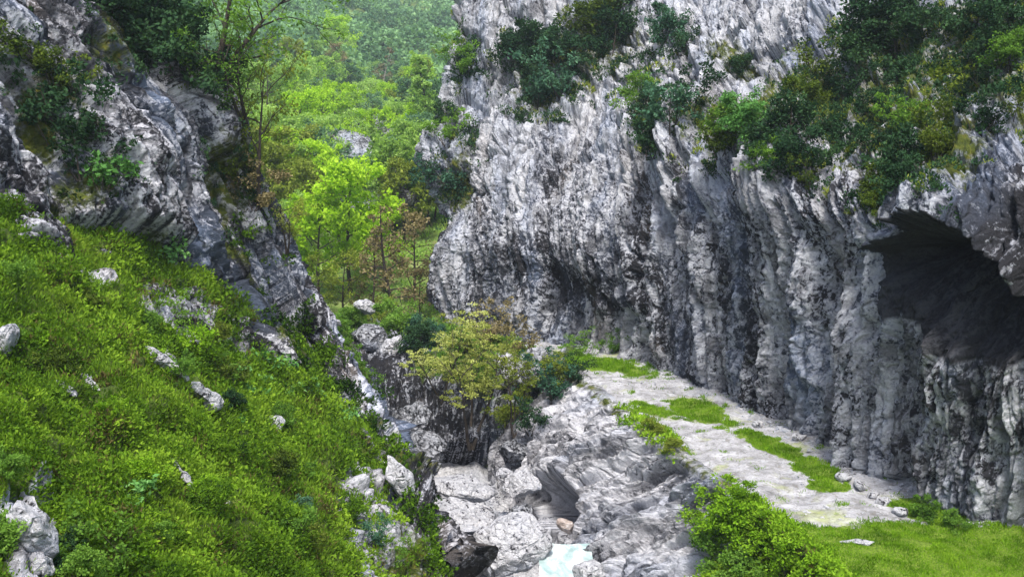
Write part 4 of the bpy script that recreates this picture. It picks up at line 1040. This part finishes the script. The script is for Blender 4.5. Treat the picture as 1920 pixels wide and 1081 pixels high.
for kind, lf, px_, py_, sz, lab in [
 ('bush','grass',1370,990,1.7,'bright green leafy bush on the path edge at the bottom right'), ('bush','grass',1420,1030,1.6,'bright leafy bush below the first one on the path edge'),
 ('bush','fresh',1340,1040,1.7,'green bush hanging over the slabs at the bottom'), ('bush','grass',1385,950,1.0,'small bright bush at the bend of the path edge'),
 ('bush','fresh',1400,1080,1.6,'green bush at the bottom edge over the slabs'), ('bush','grass',1480,1075,1.4,'bright leafy bush at the bottom edge beside the grass'),
 ('scrub','grass',1310,985,1.2,'loose green scrub on the slabs below the path edge'), ('bush','olive',1225,805,0.9,'low olive bush on the path edge at the middle of the slabs'),
 ('bush','olive',1260,835,0.8,'low olive bush on the path edge, right of the other low one')]:
    p_, n_ = hit(px_, py_, [buttress, path]); spawn(kind, lf, p_-np.array([0, 0, .15]), lab, 'bush', 'scrub_bush' if kind == 'scrub' else 'bush', sz/KINDS[kind]['H'])

for px_, py_, sz, lf, lab in [(150, 1035, 0.5, 'dark', 'dark leafy shrub right of the tall white outcrop at the lower left'), (110, 1078, 0.45, 'dark', 'dark shrub at the bottom edge below the tall white outcrop'),
    (560, 960, 0.6, 'blue', 'grey green shrub near the rim at the bottom of the slope'), (80, 620, 0.6, 'cover', 'dark green shrub right of the white boulder at the left edge'), (700, 1010, 0.9, 'blue', 'grey green scrub on the rim at the bottom of the picture'), (740, 1060, 0.9, 'fresh', 'green scrub at the bottom edge on the gorge rim'), (660, 960, 0.8, 'cover', 'green shrub between the rim rocks'), (430, 760, 0.7, 'dark', 'dark shrub under the short white rib')]:
    p_, n_ = hit(px_, py_, [slope, left]); spawn('scrub' if 'scrub' in lab else 'bush', lf, p_-np.array([0, 0, .08]), lab, 'bush', 'scrub_bush' if 'scrub' in lab else 'bush', sz/2.0, None, (R(8), R(20)))
rl = random.Random(21); nsh = 0
while nsh < 46:
    px_, py_ = rl.uniform(-20, 760), rl.uniform(470, 1090)
    if py_ < 450+0.42*px_ or px_ > 560+0.25*(py_-640): continue
    p_, n_ = hit(px_, py_, [slope]); dd = float(np.linalg.norm(p_-np.array([0, 0, CAMZ])))
    kd = rl.choice(['bush', 'bush', 'fern', 'scrub'])
    spawn(kd, rl.choice(['fresh', 'fresh', 'cover', 'moss_green', 'grass', 'cover']), p_-np.array([0, 0, .06]), 'low leafy shrub in the green growth of the left slope', 'bush', 'low_shrub', (0.28+0.016*dd)*rl.uniform(0.7, 1.5)*(0.5 if kd == 'fern' else 1)/KINDS[kd]['H'], 'low shrubs on the left slope', (R(10), R(22)))
    nsh += 1

# ================================================================== GROUND COVER (stuff)
def scatter(s, wgt, n, rng):
    """random points on the grid surface s, weight per cell"""
    a = s.P[:-1, 1:]-s.P[:-1, :-1]; b = s.P[1:, :-1]-s.P[:-1, :-1]
    area = np.linalg.norm(np.cross(a, b), axis=2)
    w_ = (area*wgt[:-1, :-1]).ravel(); w_ = w_/w_.sum()
    k = rng.choice(len(w_), n, p=w_); i, j = np.divmod(k, s.nu-1)
    r1, r2 = rng.rand(n, 1), rng.rand(n, 1)
    return s.P[i, j]+a[i, j]*r1+b[i, j]*r2, s.N2[i, j], s.d[i, j], i, j
def ground_cover(name, s, mask, nclump, per, leaf0, leafk, rad0, radk, mat, label, seed, h=0.7, elong=1.0, up=0.5, narrow=0.55):
    rng = np.random.RandomState(seed)
    inside = (s.px > -250) & (s.px < 2150) & (s.py > -250) & (s.py < 1350)
    wgt = mask*inside/np.maximum(s.d, 6)**1.35
    P, Nn, d, i, j = scatter(s, wgt, nclump, rng)
    ci = np.repeat(np.arange(nclump), per); n = len(ci)
    size = rng.uniform(0.5, 1.5, nclump)
    rad = (rad0+radk*d)*size
    Uv = Nn*0.6+np.array([0, 0, 0.6]); Uv /= np.linalg.norm(Uv, axis=1)[:, None]
    rv = rng.normal(size=(n, 3)); rv /= np.linalg.norm(rv, axis=1)[:, None]
    dotp = np.sum(rv*Uv[ci], 1); rv -= np.minimum(dotp, 0)[:, None]*Uv[ci]*1.8
    off = rv*rad[ci][:, None]*rng.uniform(0.3, 1, n)[:, None]**0.6
    up_c = np.sum(off*Uv[ci], 1); off += Uv[ci]*(up_c*(h-1))[:, None]
    C = P[ci]+off
    L = (leaf0+leafk*d[ci])*rng.uniform(0.6, 1.4, n)
    A = off/np.maximum(rad[ci][:, None], 1e-3)*0.7+rng.normal(size=(n, 3))*0.5+Uv[ci]*up
    lv, lf = leafs(C, A, L*elong, L*rng.uniform(0.75, 1.2, n)*narrow, rng)
    patch = 0.47+0.40*fbm(P[:, 0]*0.35, P[:, 1]*0.35, P[:, 2]*0.35, 3)+0.28*fbm(P[:, 0]*1.3+5, P[:, 1]*1.3, P[:, 2]*1.3, 2)
    tint = np.clip(patch[ci]+rng.normal(0, 0.12, n)+(rng.rand(nclump)-0.5)[ci]*0.35, 0, 1)
    o = link(name, mesh_np(name, lv, lf, False, {'tint': np.repeat(tint, 4)}), mat)
    tag(o, label, 'ground cover', None, 'stuff')
SX, SY, SZ = slope.P[..., 0], slope.P[..., 1], slope.P[..., 2]
vm = sstep(0.42, 0.62, slope.veg+0.30*fbm(SX*1.3, SY*1.3, SZ*1.3, 3))
vm = np.maximum(vm, 0.8*sstep(0.0, 0.35, fbm(SX*1.1+7, SY*1.1, SZ*1.1, 3)))
oc = np.zeros_like(vm)
for a in [(345,705,105,11,40),(345,600,85,30,32),(318,615,40,12,38),(60,985,24,80,-24),(178,718,34,7,44),(355,898,46,8,50),(418,930,34,7,52),(57,965,40,10,60)]:
    oc = np.maximum(oc, blob(slope.px, slope.py, *a, 0.4))
vm = vm*(1-0.9*oc)
kind_n = fbm(SX*0.45+4, SY*0.45, SZ*0.45, 4)
leafy = vm*sstep(-0.25, 0.15, kind_n); fine = vm*sstep(0.25, -0.15, kind_n)
ground_cover('slope_greenery', slope, leafy+0.06*vm, 9500, 36, 0.020, 0.0033, 0.07, 0.0125, M['cover'], 'dense leafy green growth covering the left slope', 3, 0.9)
ground_cover('slope_grass', slope, fine+0.05*vm, 6500, 26, 0.04, 0.0045, 0.05, 0.007, M['slope_grass'], 'fine yellowish grass between the leafy growth of the left slope', 13, 1.3, 1.0, 1.2, 0.22)
ground_cover('dry_growth', slope, vm*sstep(0.0, 0.4, fbm(SX*0.7, SY*0.7, SZ*0.7+9, 3)), 2800, 22, 0.04, 0.004, 0.05, 0.006, M['dry'], 'brown dry stalks in the greenery of the left slope', 23, 1.0, 1.0, 1.0, 0.25)
sgm = ((sg.P[..., 1] > 58) & (sg.P[..., 1] < 150) & (np.abs(sg.P[..., 0]+8) < 30)).astype(float)
sg.px, sg.py, sg.d = project(sg.P)
ground_cover('valley_brush', sg, sgm*np.clip(0.6+fbm(sg.P[..., 0]*0.15, sg.P[..., 1]*0.15, 1, 3), 0.05, 2), 2600, 26, 0.10, 0.002, 0.3, 0.006, M['fresh_valley'], 'green underbrush on the valley floor below the trees', 43, 0.9)
bm = sstep(0.35, 0.6, bank.veg)
ground_cover('bank_greenery', bank, bm, 1800, 22, 0.05, 0.0025, 0.1, 0.004, M['fresh'], 'low green growth on the rocky bank', 4)
def blades(name, s, mask, n, L0, Lk, mat, label, seed):
    rng = np.random.RandomState(seed)
    inside = (s.px > -100) & (s.px < 2100) & (s.py < 1300)
    P, Nn, d, i, j = scatter(s, mask*inside/np.maximum(s.d, 10)**1.0, n, rng)
    tuft = 0.7+0.6*fbm(P[:, 0]*1.6, P[:, 1]*1.6, 2.0, 3)
    L = (L0+Lk*d)*rng.uniform(0.5, 1.4, n)*np.clip(tuft, 0.3, 1.6)
    A = rng.normal(size=(n, 3))*0.45+np.array([0, 0, 1.0])
    An = A/np.linalg.norm(A, axis=1)[:, None]
    lv, lf = leafs(P+An*(L*0.5)[:, None], A, L, L*0.16+0.006, rng)
    tint = np.clip(0.50+0.6*fbm(P[:, 0]*0.7, P[:, 1]*0.7, 7.0, 4)+rng.normal(0, 0.13, n), 0, 1)
    tag(link(name, mesh_np(name, lv, lf, False, {'tint': np.repeat(tint, 4)}), mat), label, 'grass', None, 'stuff')
PX, PY = path.P[..., 0], path.P[..., 1]
rag = path.gm+0.75*fbm(PX*1.3, PY*1.3, 4, 4)
blades('path_grass', path, sstep(0.40, 0.75, rag)+0.03*sstep(0.1, 0.35, rag), 120000, 0.03, 0.0028, M['grass'], 'short bright green grass on and beside the gravel path', 9)

# loose stones on the path
rng = np.random.RandomState(77); nst = 2600
foot_ = np.linspace(0, 1, path.nv)[:, None]+0*path.px
P, Nn, d, i, j = scatter(path, (1-sstep(0.3, 0.5, path.gm))*(0.25+1.6*sstep(0.55, 0.8, foot_))*((path.px > 900) & (path.px < 2000) & (path.py < 1100)), nst, rng)
sv, sf = icosphere(1); sz = 0.02+0.05*rng.rand(nst)**3+0.10*(rng.rand(nst) < 0.02)
sq = (sv[None]*(1+0.28*rng.normal(size=(nst, len(sv), 1)))*np.stack([sz, sz*rng.uniform(.7, 1.2, nst), sz*rng.uniform(.4, .8, nst)], -1)[:, None]+P[:, None]+np.array([0, 0, 0.005])).reshape(-1, 3)
fq = (sf[None]+(np.arange(nst)*len(sv))[:, None, None]).reshape(-1, 3)
tag(link('gravel', mesh_np('gravel', sq, fq, False, {'moss': np.zeros(len(sq))}), M['boulder']), 'loose gravel and small stones lying on the path', 'gravel', None, 'stuff')
# ---- broken growth on the cliffs and along the path edge
q = right
cm = np.zeros_like(q.px)
for a in [(1080,110,140,70,-10),(1020,185,60,40,0),(1255,245,60,55,20),(1420,250,130,50,-15),(1560,190,80,90,-40),(1690,190,180,140,-40),(1850,110,140,110,-30),(1680,335,80,45,-35),(1790,270,90,50,-40),(1900,180,60,60,0),(845,330,40,80,25),(870,100,30,60,0)]:
    cm = np.maximum(cm, blob(q.px, q.py, *a, 0.8))
cm = cm*sstep(0.0, 0.35, fbm(q.P[..., 0]*0.6, q.P[..., 1]*0.6, q.P[..., 2]*0.6, 4))*sstep(-0.1, 0.3, q.N2[..., 2])
ground_cover('cliff_greenery', q, cm, 2600, 40, 0.05, 0.0022, 0.08, 0.008, M['dark'], 'low dark green growth on ledges of the right cliff', 33, 0.9)
ground_cover('ledge_grass', q, cm, 900, 30, 0.06, 0.003, 0.06, 0.005, M['olive'], 'yellowish grass on ledges of the right cliff', 34, 1.2, 1.0, 0.8, 0.25)
q = left
cm = np.zeros_like(q.px)
for a in [(385,90,30,140,-20),(430,330,35,120,-22),(470,460,26,80,-25),(250,50,90,70,0),(110,200,60,120,-25),(180,330,60,60,0),(540,640,30,70,-25),(620,720,40,90,-30),(700,850,40,140,-30),(760,960,40,120,-25),(590,720,60,40,0)]:
    cm = np.maximum(cm, blob(q.px, q.py, *a, 0.8))
cm = cm*sstep(-0.05, 0.35, fbm(q.P[..., 0]*0.8, q.P[..., 1]*0.8, q.P[..., 2]*0.8, 4))
ground_cover('crag_greenery', q, cm*sstep(500, 300, q.py), 700, 34, 0.03, 0.0026, 0.06, 0.006, M['dark'], 'dark ivy like growth in the gullies of the left cliff', 35, 0.9)
ground_cover('rim_greenery', q, cm*sstep(300, 500, q.py), 2600, 34, 0.03, 0.003, 0.06, 0.007, M['cover'], 'green growth on the gorge rim under the left cliff', 36, 0.9)
q = buttress
em = sstep(-10, 90, q.px-np.interp(q.py, [840, 900, 1000, 1081], [1350, 1345, 1320, 1290]))*sstep(800, 900, q.py)
em = np.maximum(em, 0.35*sstep(1150, 1180, q.px)*sstep(1310, 1270, q.px)*sstep(30, 6, np.abs(q.py-np.interp(q.px, [1060, 1130, 1200, 1330, 1480], [690, 745, 800, 890, 1000]))))
em *= sstep(-0.35, 0.1, fbm(q.P[..., 0]*0.9, q.P[..., 1]*0.9, q.P[..., 2]*0.9, 3))
ground_cover('edge_greenery', q, em, 3200, 36, 0.04, 0.0026, 0.05, 0.007, M['grass'], 'bright leafy growth spilling over the path edge', 37, 0.9)

# ================================================================== AIR
m, t, out = new_mat('haze_air')
vp = t.nodes.new('ShaderNodeVolumePrincipled'); vp.inputs['Color'].default_value = (0.80, 0.90, 1.0, 1); vp.inputs['Density'].default_value = 0.00035; vp.inputs['Anisotropy'].default_value = 0.2
t.links.new(vp.outputs[0], out.inputs['Volume'])
HB = np.array([[x, y, z] for x in (-450, 450) for y in (-140, 840) for z in (-30, 230)], float)
hz = link('haze', mesh_np('haze', HB, np.array([[0,1,3,2],[4,6,7,5],[0,4,5,1],[2,3,7,6],[0,2,6,4],[1,5,7,3]]), False), m)
tag(hz, 'pale blue air haze filling the valley', 'haze', None, 'stuff')
